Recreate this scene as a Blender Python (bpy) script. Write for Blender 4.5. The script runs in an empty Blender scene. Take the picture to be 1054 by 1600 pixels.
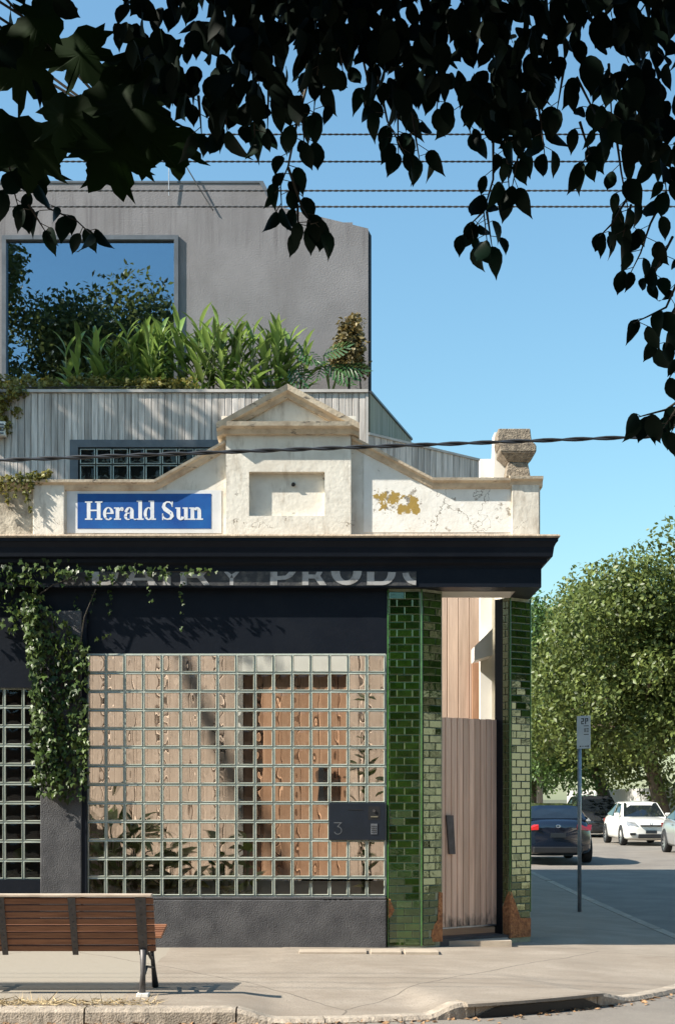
import bpy, math, random
import numpy as np
from mathutils import Vector, Matrix

random.seed(7)
RNG = np.random.default_rng(11)
scene = bpy.context.scene
COL = scene.collection

# ------------------------------------------------------------------ camera, sky, sun, exposure
CAMY, CAMZ, FPX, PX0, PY0 = -15.0, 1.59, 2175.0, 527.0, 1247.0
cam_d = bpy.data.cameras.new('camera')
cam = bpy.data.objects.new('camera', cam_d); COL.objects.link(cam)
cam.location = (0, CAMY, CAMZ); cam.rotation_euler = (math.radians(90), 0, 0)
cam_d.sensor_fit = 'VERTICAL'; cam_d.sensor_height = 36.0
cam_d.lens = 36.0 * FPX / 1600.0
cam_d.shift_y = (PY0 - 800.0) / 1600.0
cam_d.clip_start = 0.1; cam_d.clip_end = 3000
scene.camera = cam

SUN_DIR = Vector((1.0, 0.33, -0.85)).normalized()      # the way the light travels
el = math.asin(-SUN_DIR.z); rot = math.atan2(-SUN_DIR.x, -SUN_DIR.y)
world = bpy.data.worlds.new('World'); scene.world = world; world.use_nodes = True
wn = world.node_tree.nodes; wl = world.node_tree.links
wn.clear()
sky = wn.new('ShaderNodeTexSky'); sky.sky_type = 'NISHITA'; sky.sun_disc = False
sky.sun_elevation = el; sky.sun_rotation = rot
sky.air_density = 1.5; sky.dust_density = 0.8; sky.ozone_density = 6.0; sky.altitude = 0
bgn = wn.new('ShaderNodeBackground'); bgn.inputs['Strength'].default_value = 0.092
wo = wn.new('ShaderNodeOutputWorld')
wb = wn.new('ShaderNodeMix'); wb.data_type = 'RGBA'; wb.blend_type = 'MULTIPLY'; wb.inputs[0].default_value = 1.0
wb.inputs[7].default_value = (0.92, 1.07, 0.985, 1)      # white balance of the whole sky
wl.new(sky.outputs[0], wb.inputs[6]); wl.new(wb.outputs[2], bgn.inputs['Color']); wl.new(bgn.outputs[0], wo.inputs['Surface'])
sd = bpy.data.lights.new('sun', 'SUN'); sd.energy = 5.0; sd.angle = math.radians(0.53); sd.color = (1.0, 0.93, 0.82)
so = bpy.data.objects.new('sun', sd); COL.objects.link(so)
so.rotation_euler = SUN_DIR.to_track_quat('-Z', 'Y').to_euler(); so.location = (-20, -8, 20)
vs = scene.view_settings
vs.view_transform = 'Standard'; vs.look = 'None'; vs.exposure = 1.15; vs.gamma = 1.0; vs.use_curve_mapping = False
scene.render.engine = 'CYCLES'
cy = scene.cycles
cy.max_bounces = 9; cy.diffuse_bounces = 4; cy.glossy_bounces = 4; cy.transmission_bounces = 8; cy.transparent_max_bounces = 8
cy.caustics_reflective = False; cy.caustics_refractive = False; cy.sample_clamp_indirect = 6.0
cy.use_denoising = True

# ------------------------------------------------------------------ helpers
def W(px, py, y):
    d = y - CAMY
    return Vector(((px - PX0) * d / FPX, y, CAMZ - (py - PY0) * d / FPX))
def WX(px, y): return (px - PX0) * (y - CAMY) / FPX
def WZ(py, y): return CAMZ - (py - PY0) * (y - CAMY) / FPX

class MB:
    def __init__(s): s.v = []; s.f = []; s.m = []
    def add(s, vs_, fs, mi=0):
        n = len(s.v); s.v += [tuple(p) for p in vs_]
        s.f += [tuple(i + n for i in f) for f in fs]; s.m += [mi] * len(fs); return s
    def box(s, x0, x1, y0, y1, z0, z1, mi=0):
        return s.frustum(x0, x1, y0, y1, z0, x0, x1, y0, y1, z1, mi)
    def frustum(s, x0, x1, y0, y1, z0, a0, a1, b0, b1, z1, mi=0):
        v = [(x0,y0,z0),(x1,y0,z0),(x1,y1,z0),(x0,y1,z0),(a0,b0,z1),(a1,b0,z1),(a1,b1,z1),(a0,b1,z1)]
        return s.add(v, [(3,2,1,0),(4,5,6,7),(0,1,5,4),(1,2,6,5),(2,3,7,6),(3,0,4,7)], mi)
    def prism_xz(s, poly, y0, y1, mi=0):          # poly counter-clockwise seen from -y
        n = len(poly)
        v = [(x, y0, z) for x, z in poly] + [(x, y1, z) for x, z in poly]
        f = [tuple(range(n)), tuple(range(2*n-1, n-1, -1))]
        f += [(i, i+n, (i+1) % n + n, (i+1) % n) for i in range(n)]
        return s.add(v, f, mi)
    def prism_xy(s, poly, z0, z1, mi=0):          # poly counter-clockwise seen from above
        n = len(poly)
        v = [(x, y, z0) for x, y in poly] + [(x, y, z1) for x, y in poly]
        f = [tuple(range(n-1, -1, -1)), tuple(range(n, 2*n))]
        f += [(i, (i+1) % n, (i+1) % n + n, i+n) for i in range(n)]
        return s.add(v, f, mi)
    def sweep(s, rows, closed=False, caps=True, mi=0):   # rows: list of equal-length point lists
        n = len(rows[0]); v = [p for r in rows for p in r]; f = []
        for i in range(len(rows)-1):
            for j in range(n if closed else n-1):
                a = i*n+j; b = i*n+(j+1) % n
                f.append((a, b, b+n, a+n))
        if caps and n > 2:
            f.append(tuple(range(n-1, -1, -1))); f.append(tuple((len(rows)-1)*n + j for j in range(n)))
        return s.add(v, f, mi)
    def tube(s, path, radii, n=8, mi=0, caps=True):
        path = [Vector(p) for p in path]; rows = []
        up = Vector((0.31, 0.17, 0.93)); 
        for i, p in enumerate(path):
            t = (path[min(i+1, len(path)-1)] - path[max(i-1, 0)]).normalized()
            a = t.cross(up)
            if a.length < 0.05: a = t.cross(Vector((1, 0.2, 0)))
            a.normalize(); b = t.cross(a).normalized()
            r = radii[i] if hasattr(radii, '__len__') else radii
            rows.append([p + r*(math.cos(2*math.pi*k/n)*a + math.sin(2*math.pi*k/n)*b) for k in range(n)])
        return s.sweep(rows, True, caps, mi)
    def mesh(s, name, mats, smooth=False):
        me = bpy.data.meshes.new(name); me.from_pydata(s.v, [], s.f)
        for m in (mats if isinstance(mats, (list, tuple)) else [mats]): me.materials.append(m)
        if any(s.m): me.polygons.foreach_set('material_index', s.m)
        if smooth: me.polygons.foreach_set('use_smooth', [True]*len(s.f))
        me.update(); return me
    def build(s, name, mats, parent=None, smooth=False, bevel=0, **kw):
        me = s.mesh(name, mats, smooth)
        o = link(name, me, parent, **kw)
        if bevel:
            md = o.modifiers.new('bevel', 'BEVEL'); md.width = bevel; md.segments = 2; md.limit_method = 'ANGLE'
        return o

def link(name, me, parent=None, loc=None, rot=None):
    o = bpy.data.objects.new(name, me); COL.objects.link(o)
    if loc is not None: o.location = loc
    if rot is not None: o.rotation_euler = rot
    if parent is not None:
        o.parent = parent
        p = parent; off = Vector((0, 0, 0))
        while p is not None: off += p.location; p = p.parent
        if not parent.get('_rotated'): o.location = Vector(o.location) - off
    return o
def thing(name, label, cat, loc=(0, 0, 0), group=None, kind=None):
    o = bpy.data.objects.new(name, None); COL.objects.link(o); o.location = loc
    o.empty_display_size = 0.1
    return tag(o, label, cat, group, kind)
def tag(o, label=None, cat=None, group=None, kind=None):
    if label: o['label'] = label
    if cat: o['category'] = cat
    if group: o['group'] = group
    if kind: o['kind'] = kind
    return o

def mat(name, col, rough=0.6, col2=None, scale=6.0, stretch=(1, 1, 1), bump=0.0, bscale=40.0, bstretch=None, spec=0.5,
        metal=0.0, coat=0.0, rand=0.0, contrast=(0.35, 0.65), island=False, detail=5.0, bdist=0.01, rvar=0.0):
    m = bpy.data.materials.new(name); m.use_nodes = True
    nt = m.node_tree; N = nt.nodes; L = nt.links
    b = N['Principled BSDF']
    b.inputs['Roughness'].default_value = rough; b.inputs['Metallic'].default_value = metal
    b.inputs['Specular IOR Level'].default_value = spec; b.inputs['Coat Weight'].default_value = coat
    b.inputs['Coat Roughness'].default_value = 0.05
    geo = N.new('ShaderNodeNewGeometry'); oi = N.new('ShaderNodeObjectInfo')
    mp = N.new('ShaderNodeMapping'); mp.inputs['Scale'].default_value = stretch
    off = N.new('ShaderNodeVectorMath'); off.operation = 'MULTIPLY_ADD'
    cx = N.new('ShaderNodeCombineXYZ')
    for k in range(3): L.new(oi.outputs['Random'], cx.inputs[k])
    off.inputs[1].default_value = (13.7, 5.1, 9.3) if rand else (0, 0, 0)
    L.new(cx.outputs[0], off.inputs[0]); L.new(geo.outputs['Position'], off.inputs[2])
    L.new(off.outputs[0], mp.inputs['Vector'])
    c2 = col2 if col2 is not None else tuple(c*0.72 for c in col)
    nz = N.new('ShaderNodeTexNoise'); nz.inputs['Scale'].default_value = scale; nz.inputs['Detail'].default_value = detail
    nz.inputs['Roughness'].default_value = 0.62
    L.new(mp.outputs[0], nz.inputs['Vector'])
    rp = N.new('ShaderNodeValToRGB')
    rp.color_ramp.elements[0].position = contrast[0]; rp.color_ramp.elements[1].position = contrast[1]
    rp.color_ramp.elements[0].color = (*c2, 1); rp.color_ramp.elements[1].color = (*col, 1)
    L.new(nz.outputs[0], rp.inputs[0])
    colout = rp.outputs[0]
    if rand or island:
        hs = N.new('ShaderNodeHueSaturation')
        mr = N.new('ShaderNodeMapRange'); mr.inputs['To Min'].default_value = 1-rand; mr.inputs['To Max'].default_value = 1+rand
        L.new(geo.outputs['Random Per Island'] if island else oi.outputs['Random'], mr.inputs['Value'])
        L.new(mr.outputs[0], hs.inputs['Value']); L.new(colout, hs.inputs['Color']); colout = hs.outputs[0]
    L.new(colout, b.inputs['Base Color'])
    if rvar:
        mr2 = N.new('ShaderNodeMapRange'); mr2.inputs['To Min'].default_value = rough-rvar; mr2.inputs['To Max'].default_value = rough+rvar
        L.new(nz.outputs[0], mr2.inputs['Value']); L.new(mr2.outputs[0], b.inputs['Roughness'])
    if bump:
        bn = N.new('ShaderNodeTexNoise'); bn.inputs['Scale'].default_value = bscale; bn.inputs['Detail'].default_value = 4
        if bstretch is not None:
            m2 = N.new('ShaderNodeMapping'); m2.inputs['Scale'].default_value = bstretch
            L.new(off.outputs[0], m2.inputs['Vector']); L.new(m2.outputs[0], bn.inputs['Vector'])
        else: L.new(mp.outputs[0], bn.inputs['Vector'])
        bp = N.new('ShaderNodeBump'); bp.inputs['Strength'].default_value = bump; bp.inputs['Distance'].default_value = bdist
        L.new(bn.outputs[0], bp.inputs['Height']); L.new(bp.outputs[0], b.inputs['Normal'])
    m['_col'] = 1
    return m

def overlay(m, col, scale, thr, stretch=(1, 1, 1), soft=0.04, box=None, seed=0.0, kind='noise', rough=None):
    """wear, stains, cracks with a shape of their own, mixed over the base colour of material m"""
    nt = m.node_tree; N = nt.nodes; L = nt.links; b = N['Principled BSDF']
    src = b.inputs['Base Color'].links[0].from_socket
    geo = N.new('ShaderNodeNewGeometry'); mp = N.new('ShaderNodeMapping')
    mp.inputs['Scale'].default_value = stretch; mp.inputs['Location'].default_value = (seed, seed*0.7, seed*1.3)
    L.new(geo.outputs['Position'], mp.inputs['Vector'])
    if kind == 'noise':
        t = N.new('ShaderNodeTexNoise'); t.inputs['Scale'].default_value = scale; t.inputs['Detail'].default_value = 6
        t.inputs['Roughness'].default_value = 0.68; L.new(mp.outputs[0], t.inputs['Vector']); val = t.outputs[0]
        mr = N.new('ShaderNodeMapRange'); mr.inputs['From Min'].default_value = thr-soft; mr.inputs['From Max'].default_value = thr+soft
    else:
        w = N.new('ShaderNodeTexNoise'); w.inputs['Scale'].default_value = scale*1.7; w.inputs['Detail'].default_value = 5
        L.new(mp.outputs[0], w.inputs['Vector'])
        mx = N.new('ShaderNodeMix'); mx.data_type = 'VECTOR'; mx.inputs['Factor'].default_value = 0.30
        L.new(mp.outputs[0], mx.inputs[4]); L.new(w.outputs['Color'], mx.inputs[5])
        t = N.new('ShaderNodeTexVoronoi'); t.feature = 'DISTANCE_TO_EDGE'; t.inputs['Scale'].default_value = scale
        L.new(mx.outputs[1], t.inputs['Vector']); val = t.outputs['Distance']
        mr = N.new('ShaderNodeMapRange'); mr.inputs['From Min'].default_value = thr; mr.inputs['From Max'].default_value = thr*0.4
    fac = None
    if box:
        one = N.new('ShaderNodeValue'); one.outputs[0].default_value = 1.0; fac = one.outputs[0]
        sp = N.new('ShaderNodeSeparateXYZ'); L.new(geo.outputs['Position'], sp.inputs[0])
        for ax, lo, hi, s in box:
            for a_, b_ in ((lo - s, lo + s), (hi + s, hi - s)):
                r = N.new('ShaderNodeMapRange'); r.inputs['From Min'].default_value = a_; r.inputs['From Max'].default_value = b_
                L.new(sp.outputs[ax], r.inputs['Value'])
                mu = N.new('ShaderNodeMath'); mu.operation = 'MULTIPLY'
                L.new(fac, mu.inputs[0]); L.new(r.outputs[0], mu.inputs[1]); fac = mu.outputs[0]
    if box:
        inv = N.new('ShaderNodeMath'); inv.operation = 'MULTIPLY_ADD'; inv.inputs[1].default_value = 0.5; inv.inputs[2].default_value = -0.5
        if kind != 'noise': inv.inputs[1].default_value = -0.5; inv.inputs[2].default_value = 0.5
        L.new(fac, inv.inputs[0])
        av = N.new('ShaderNodeMath'); av.operation = 'ADD'; L.new(val, av.inputs[0]); L.new(inv.outputs[0], av.inputs[1]); val = av.outputs[0]
    L.new(val, mr.inputs['Value']); fac = mr.outputs[0]
    mix = N.new('ShaderNodeMix'); mix.data_type = 'RGBA'
    L.new(fac, mix.inputs[0]); L.new(src, mix.inputs[6]); mix.inputs[7].default_value = (*col, 1)
    L.new(mix.outputs[2], b.inputs['Base Color'])
    return m

def leafmat(name, col, col2, rand=0.35, trans=0.35, rough=0.45, obj=False, spec=0.4):
    m = mat(name, col, rough, col2, scale=3.0, rand=rand, island=not obj, spec=spec)
    nt = m.node_tree; N = nt.nodes; L = nt.links; b = N['Principled BSDF']
    tr = N.new('ShaderNodeBsdfTranslucent'); mx = N.new('ShaderNodeMixShader'); mx.inputs[0].default_value = trans
    src = b.inputs['Base Color'].links[0].from_socket
    hs = N.new('ShaderNodeHueSaturation'); hs.inputs['Value'].default_value = 1.5; hs.inputs['Hue'].default_value = 0.485
    L.new(src, hs.inputs['Color']); L.new(hs.outputs[0], tr.inputs['Color'])
    L.new(b.outputs[0], mx.inputs[1]); L.new(tr.outputs[0], mx.inputs[2]); L.new(mx.outputs[0], N['Material Output'].inputs['Surface'])
    return m

def rotmats(axis, normal):
    """axis (N,3): leaf length direction, normal (N,3): leaf normal -> rows of local x,y,z"""
    y = axis/np.linalg.norm(axis, axis=1)[:, None]
    n = normal - (normal*y).sum(1)[:, None]*y
    n /= np.maximum(np.linalg.norm(n, axis=1), 1e-6)[:, None]
    x = np.cross(y, n)
    return np.stack([x, y, n], 1)
def scatter(name, tv, tf, pos, R, sc, m):
    tv = np.asarray(tv, float); k = len(tv); n = len(pos)
    v = np.einsum('kj,nji->nki', tv, R)*np.asarray(sc).reshape(-1, 1, 1) + pos[:, None, :]
    me = bpy.data.meshes.new(name)
    sizes = np.array([len(f) for f in tf]); flat = np.concatenate([np.array(f) for f in tf])
    loops = (flat[None, :] + (np.arange(n)*k)[:, None]).ravel()
    ls = np.tile(sizes, n); starts = np.concatenate([[0], np.cumsum(ls)[:-1]])
    me.vertices.add(n*k); me.vertices.foreach_set('co', v.ravel())
    me.loops.add(len(loops)); me.loops.foreach_set('vertex_index', loops.astype(np.int32))
    me.polygons.add(len(ls)); me.polygons.foreach_set('loop_start', starts.astype(np.int32))
    me.materials.append(m); me.update(calc_edges=True); me.validate()
    return me
def rdir(n, rng=RNG):
    d = rng.normal(size=(n, 3)); return d/np.linalg.norm(d, axis=1)[:, None]

KITE = ([(0, 0, 0), (0.3, 0.45, 0.06), (0, 1, -0.05), (-0.3, 0.45, 0.06)], [(0, 1, 2), (0, 2, 3)])
IVY = ([(0, 0, 0), (0.36, -0.12, 0.02), (0.52, 0.3, -0.06), (0.24, 0.42, 0.04), (0, 1, -0.1), (-0.24, 0.42, 0.04), (-0.52, 0.3, -0.06), (-0.36, -0.12, 0.02), (0, 0.4, 0.08)],
       [(0, 1, 2, 8), (8, 2, 3), (8, 3, 4), (8, 4, 5), (8, 5, 6), (8, 6, 7, 0)])
def ovate():
    rows = [(0.0, 0.02, 0.0), (0.05, 0.13, 0.0), (0.18, 0.255, 0.01), (0.38, 0.325, 0.0), (0.58, 0.295, -0.02), (0.75, 0.19, -0.05), (0.89, 0.055, -0.09), (1.0, 0.0, -0.13)]
    v = []; f = []
    for y, w, z in rows:
        v += [(-w, y, z + w*0.22), (0, y, z), (w, y, z + w*0.22)]
    for i in range(len(rows)-1):
        a = i*3; f += [(a, a+1, a+4, a+3), (a+1, a+2, a+5, a+4)]
    return v, f
OVATE = ovate()
def lance():
    rows = [(0.0, 0.02, 0.0), (0.12, 0.055, 0.02), (0.35, 0.102, 0.03), (0.6, 0.096, 0.0), (0.82, 0.052, -0.06), (1.0, 0.0, -0.15)]
    v = []; f = []
    for y, w, z in rows: v += [(-w, y, z + w*0.45), (0, y, z), (w, y, z + w*0.45)]
    for i in range(len(rows)-1):
        a = i*3; f += [(a, a+1, a+4, a+3), (a+1, a+2, a+5, a+4)]
    return v, f
LANCE = lance()
def planeleaf():
    half = [(0.05, 0.0), (0.18, -0.06), (0.32, -0.02), (0.42, 0.1), (0.6, 0.1), (0.52, 0.2), (0.68, 0.3), (0.5, 0.33), (0.42, 0.4), (0.34, 0.42),
            (0.45, 0.52), (0.44, 0.62), (0.6, 0.75), (0.4, 0.72), (0.3, 0.66), (0.2, 0.6), (0.22, 0.74), (0.14, 0.8), (0.12, 0.9)]
    pts = half + [(0, 1.05)] + [(-x, y) for x, y in reversed(half)]
    v = [(0, 0.35, 0.03)] + [(x, y, -0.18*x*x - 0.12*(y-0.35)**2) for x, y in pts]
    n = len(pts)
    return v, [(0, i+1, (i+1) % n + 1) for i in range(n)]
PLANELEAF = planeleaf()
def tmesh(name, t, m, smooth=False):
    me = bpy.data.meshes.new(name); me.from_pydata(t[0], [], t[1]); me.materials.append(m)
    if smooth: me.polygons.foreach_set('use_smooth', [True]*len(t[1]))
    me.update(); return me
def leafobj(name, me, pos, axis, normal, s, parent):
    R = rotmats(np.array([axis], float), np.array([normal], float))[0]
    o = bpy.data.objects.new(name, me); COL.objects.link(o)
    M4 = Matrix(((R[0][0]*s, R[1][0]*s, R[2][0]*s, pos[0]), (R[0][1]*s, R[1][1]*s, R[2][1]*s, pos[1]), (R[0][2]*s, R[1][2]*s, R[2][2]*s, pos[2]), (0, 0, 0, 1)))
    off = Vector((0, 0, 0)); p = parent
    while p is not None: off += p.location; p = p.parent
    o.parent = parent; o.matrix_local = Matrix.Translation(-off) @ M4
    return o

# ------------------------------------------------------------------ materials
NAVY = (0.0035, 0.0055, 0.0105)
m_navy = mat('navy_paint', NAVY, 0.5, (0.005, 0.0075, 0.013), scale=2.5, bump=0.15, bscale=30, spec=0.2)
overlay(m_navy, (0.008, 0.010, 0.015), 3.0, 0.62, seed=4.0, soft=0.12)
overlay(m_navy, (0.014, 0.016, 0.02), 40.0, 0.72, seed=1.0, soft=0.02)
m_plinth = mat('charcoal_render', (0.078, 0.076, 0.078), 0.8, (0.042, 0.041, 0.044), scale=5, bump=0.9, bscale=75, bdist=0.012, detail=8)
m_cream = mat('cream_render', (0.70, 0.65, 0.56), 0.75, (0.58, 0.525, 0.44), scale=3.2, bump=0.35, bscale=22, bdist=0.012, contrast=(0.3, 0.55))
overlay(m_cream, (0.17, 0.14, 0.11), 7.0, 0.69, seed=3.1, soft=0.03)
overlay(m_cream, (0.36, 0.30, 0.23), 2.2, 0.62, stretch=(2.5, 1, 0.6), seed=8.0, soft=0.10)
overlay(m_cream, (0.22, 0.18, 0.14), 3.0, 0.57, stretch=(3, 1, 0.6), seed=5.5, soft=0.13, box=[(2, 4.70, 5.02, 0.25)])
overlay(m_cream, (0.25, 0.21, 0.16), 4.0, 0.012, kind='crack', seed=6.4, box=[(2, 4.40, 4.66, 0.08)])
m_field = mat('peeling_white_paint', (0.80, 0.77, 0.71), 0.7, (0.70, 0.66, 0.59), scale=4, bump=0.25, bscale=25)
overlay(m_field, (0.30, 0.26, 0.21), 9.0, 0.625, seed=1.7, soft=0.03)
overlay(m_field, (0.22, 0.19, 0.15), 3.6, 0.012, kind='crack', seed=0.4, box=[(0, 0.9, 1.75, 0.1)])
overlay(m_field, (0.34, 0.22, 0.045), 7.5, 0.47, seed=4.5, soft=0.012, box=[(0, 0.32, 0.94, 0.10), (2, 4.60, 4.95, 0.10)])
overlay(m_field, (0.20, 0.17, 0.13), 11.0, 0.60, seed=2.5, soft=0.03, box=[(0, 0.30, 1.0, 0.1), (2, 4.5, 5.0, 0.1)])
m_lichen = mat('stained_render', (0.60, 0.53, 0.42), 0.85, (0.20, 0.17, 0.13), scale=9, bump=0.7, bscale=40, contrast=(0.3, 0.62))
m_mould = mat('stained_moulding', (0.58, 0.49, 0.37), 0.8, (0.36, 0.28, 0.20), scale=5, bump=0.4, bscale=35, contrast=(0.3, 0.6))
overlay(m_mould, (0.10, 0.085, 0.07), 10.0, 0.64, seed=6.0, soft=0.05, stretch=(0.6, 1, 1.6))
m_ledge = mat('rough_ledge', (0.50, 0.39, 0.28), 0.9, (0.28, 0.21, 0.15), scale=14, bump=0.9, bscale=60)
m_pierstone = mat('pitted_stone', (0.33, 0.27, 0.20), 0.9, (0.13, 0.105, 0.08), scale=22, bump=1.0, bscale=70, bdist=0.02)
m_whitepaint = mat('white_paint', (0.78, 0.76, 0.71), 0.55, (0.70, 0.68, 0.63), scale=3)
m_signwhite = mat('sign_white', (0.66, 0.66, 0.66), 0.6, (0.58, 0.58, 0.57), scale=5)
overlay(m_signwhite, (0.10, 0.09, 0.08), 14.0, 0.70, seed=5.0, soft=0.02)
m_signblue = mat('sign_blue', (0.004, 0.055, 0.25), 0.45, (0.007, 0.10, 0.33), scale=2.2)
overlay(m_signblue, (0.08, 0.22, 0.45), 16.0, 0.70, seed=2.0, soft=0.03)
m_letter = mat('sign_letter', (0.68, 0.70, 0.72), 0.6, (0.55, 0.57, 0.60), scale=8)
overlay(m_letter, (0.05, 0.12, 0.30), 18.0, 0.69, seed=2.0, soft=0.02)
m_oldpaint = mat('old_lettering_ground', (0.035, 0.036, 0.040), 0.8, (0.16, 0.15, 0.13), scale=7, bump=0.5, contrast=(0.25, 0.5))
m_oldletter = mat('old_white_letter', (0.36, 0.35, 0.34), 0.8, (0.13, 0.12, 0.11), scale=9, contrast=(0.25, 0.5))
m_tile = mat('green_glaze', (0.013, 0.034, 0.004), 0.06, (0.006, 0.018, 0.0025), scale=9, rand=0.38, spec=0.5, coat=1.0, bump=0.10, bscale=14, bdist=0.01)
_b = m_tile.node_tree.nodes['Principled BSDF']; _b.inputs['Coat Weight'].default_value = 0.0; _b.inputs['IOR'].default_value = 2.1; _b.inputs['Specular Tint'].default_value = (0.84, 1.0, 0.74, 1)
m_bead = mat('green_bead', (0.05, 0.16, 0.035), 0.1, (0.03, 0.10, 0.02), scale=12, spec=0.6, coat=0.5)
m_grout = mat('grout', (0.30, 0.33, 0.24), 0.85, (0.20, 0.22, 0.15), scale=20)
m_terra = mat('terracotta', (0.46, 0.21, 0.085), 0.9, (0.20, 0.08, 0.035), scale=26, bump=1.0, bscale=45, bdist=0.03, detail=8)
m_mortar = mat('block_mortar', (0.46, 0.49, 0.43), 0.8, (0.36, 0.39, 0.34), scale=14)
m_rim = mat('glass_rim', (0.36, 0.385, 0.335), 0.10, (0.28, 0.31, 0.26), scale=10, spec=0.7, coat=0.6, rand=0.12)
m_silver = mat('weathered_timber', (0.62, 0.565, 0.52), 0.75, (0.28, 0.245, 0.215), scale=2.0, stretch=(14, 14, 0.8), rand=0.22, bump=0.35, bscale=3.0, bstretch=(30, 30, 1.0), contrast=(0.3, 0.62))
m_pale = mat('pale_timber', (0.58, 0.44, 0.35), 0.65, (0.45, 0.335, 0.26), scale=2.0, stretch=(14, 14, 0.8), rand=0.13, bump=0.2, bscale=3.0, bstretch=(30, 30, 1.0))
m_redwood = mat('door_timber', (0.48, 0.285, 0.18), 0.5, (0.34, 0.185, 0.11), scale=2.0, stretch=(14, 14, 0.8), rand=0.15)
m_gate = mat('gate_timber', (0.76, 0.53, 0.40), 0.6, (0.56, 0.375, 0.275), scale=2.0, stretch=(16, 16, 0.7), rand=0.20, bump=0.25, bscale=3.0, bstretch=(30, 30, 1.0))
overlay(m_gate, (0.10, 0.08, 0.065), 5.0, 0.50, stretch=(3, 3, 0.9), seed=1.0, soft=0.14, box=[(2, -0.5, 0.36, 0.14)])
m_steel = mat('dark_steel', (0.035, 0.038, 0.045), 0.4, spec=0.5, metal=0.4)
m_bracket = mat('bench_steel', (0.10, 0.095, 0.10), 0.5, (0.07, 0.065, 0.065), scale=20, metal=0.3)
m_greymetal = mat('grey_window_frame', (0.13, 0.145, 0.165), 0.4, spec=0.5)
m_greywall = mat('grey_render', (0.235, 0.224, 0.230), 0.85, (0.19, 0.181, 0.186), scale=1.6, bump=0.32, bscale=55, bdist=0.012, detail=8)
overlay(m_greywall, (0.14, 0.13, 0.135), 2.2, 0.58, stretch=(5, 1, 0.22), seed=2.0, soft=0.10, box=[(2, 8.3, 9.8, 0.5)])
overlay(m_greywall, (0.17, 0.16, 0.163), 1.1, 0.62, stretch=(2, 1, 0.6), seed=9.0, soft=0.15)
m_coping = mat('coping', (0.50, 0.47, 0.44), 0.6, (0.40, 0.37, 0.34), scale=6)
m_black = mat('black', (0.008, 0.008, 0.009), 0.6)
m_dark = mat('dark_interior', (0.02, 0.02, 0.022), 0.8)
m_path = mat('footpath_asphalt', (0.31, 0.262, 0.21), 0.9, (0.245, 0.205, 0.162), scale=1.3, bump=0.9, bscale=130, bdist=0.006, detail=9)
overlay(m_path, (0.16, 0.13, 0.10), 60.0, 0.60, seed=1.0, soft=0.05)
overlay(m_path, (0.21, 0.17, 0.13), 1.0, 0.56, stretch=(1, 2.2, 1), seed=5.0, soft=0.14)
overlay(m_path, (0.285, 0.25, 0.20), 1.5, 0.22, soft=0.02, seed=7.0, box=[(0, -20, -1.78, 0.03), (1, -3.75, 0.5, 0.02)])
overlay(m_path, (0.12, 0.10, 0.08), 26.0, 0.72, seed=4.0, soft=0.015)
overlay(m_path, (0.14, 0.115, 0.09), 0.34, 0.0022, kind='crack', seed=2.2)
m_slab = mat('concrete_slab', (0.42, 0.35, 0.27), 0.9, (0.33, 0.27, 0.21), scale=3, bump=0.5, bscale=90, bdist=0.006)
m_kerb = mat('kerb_stone', (0.40, 0.335, 0.265), 0.9, (0.25, 0.21, 0.165), scale=9, bump=0.8, bscale=60, bdist=0.012, rand=0.1)
m_road = mat('road_asphalt', (0.21, 0.185, 0.155), 0.9, (0.15, 0.13, 0.11), scale=1.0, bump=0.8, bscale=110, bdist=0.008, detail=9)
overlay(m_road, (0.33, 0.29, 0.24), 75.0, 0.63, seed=3.0, soft=0.05)
m_ground = mat('earth', (0.12, 0.11, 0.07), 0.95, (0.07, 0.08, 0.035), scale=0.6)
m_straw = mat('straw', (0.46, 0.36, 0.20), 0.9, (0.30, 0.22, 0.12), scale=20, rand=0.3, island=True)
m_litter = mat('fallen_leaf', (0.34, 0.20, 0.10), 0.8, (0.2, 0.11, 0.05), scale=20, rand=0.4, island=True)
m_benchwood = mat('bench_wood', (0.30, 0.13, 0.066), 0.5, (0.17, 0.068, 0.035), scale=3.0, stretch=(1.0, 14, 14), rand=0.16, bump=0.25, bscale=3.0, bstretch=(1.2, 40, 40))
m_benchcap = mat('bench_cap_wood', (0.56, 0.46, 0.36), 0.7, (0.36, 0.28, 0.21), scale=3.0, stretch=(1.5, 14, 14))
m_cable = mat('cable', (0.028, 0.03, 0.034), 0.45, spec=0.6)
m_cable2 = mat('grey_cable', (0.10, 0.10, 0.10), 0.35, spec=0.6, metal=0.3)
m_galv = mat('galvanised', (0.30, 0.32, 0.35), 0.4, metal=0.7, scale=20)
m_signplate = mat('sign_plate', (0.62, 0.62, 0.62), 0.5, (0.55, 0.55, 0.55))
m_bark = mat('bark', (0.16, 0.12, 0.085), 0.9, (0.07, 0.05, 0.035), scale=7, stretch=(1, 1, 0.35), bump=1.0, bscale=14, bdist=0.03)
m_pole = mat('pole_timber', (0.33, 0.27, 0.22), 0.8, (0.2, 0.16, 0.13), scale=4, stretch=(8, 8, 0.6))
m_creamwall = mat('cream_wall', (0.74, 0.70, 0.60), 0.8, (0.62, 0.58, 0.49))
m_fence = mat('fence_paint', (0.55, 0.54, 0.52), 0.8, (0.42, 0.41, 0.39), scale=3, stretch=(6, 6, 0.5))
m_roof = mat('roof_iron', (0.25, 0.25, 0.26), 0.5)
m_brick = mat('brick', (0.30, 0.15, 0.09), 0.9, (0.20, 0.1, 0.06), scale=20)
l_tree = leafmat('tree_leaf', (0.125, 0.205, 0.052), (0.05, 0.095, 0.024), 0.40, 0.32)
l_tree2 = leafmat('tree_leaf_olive', (0.155, 0.19, 0.05), (0.062, 0.092, 0.024), 0.42, 0.32)
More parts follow.
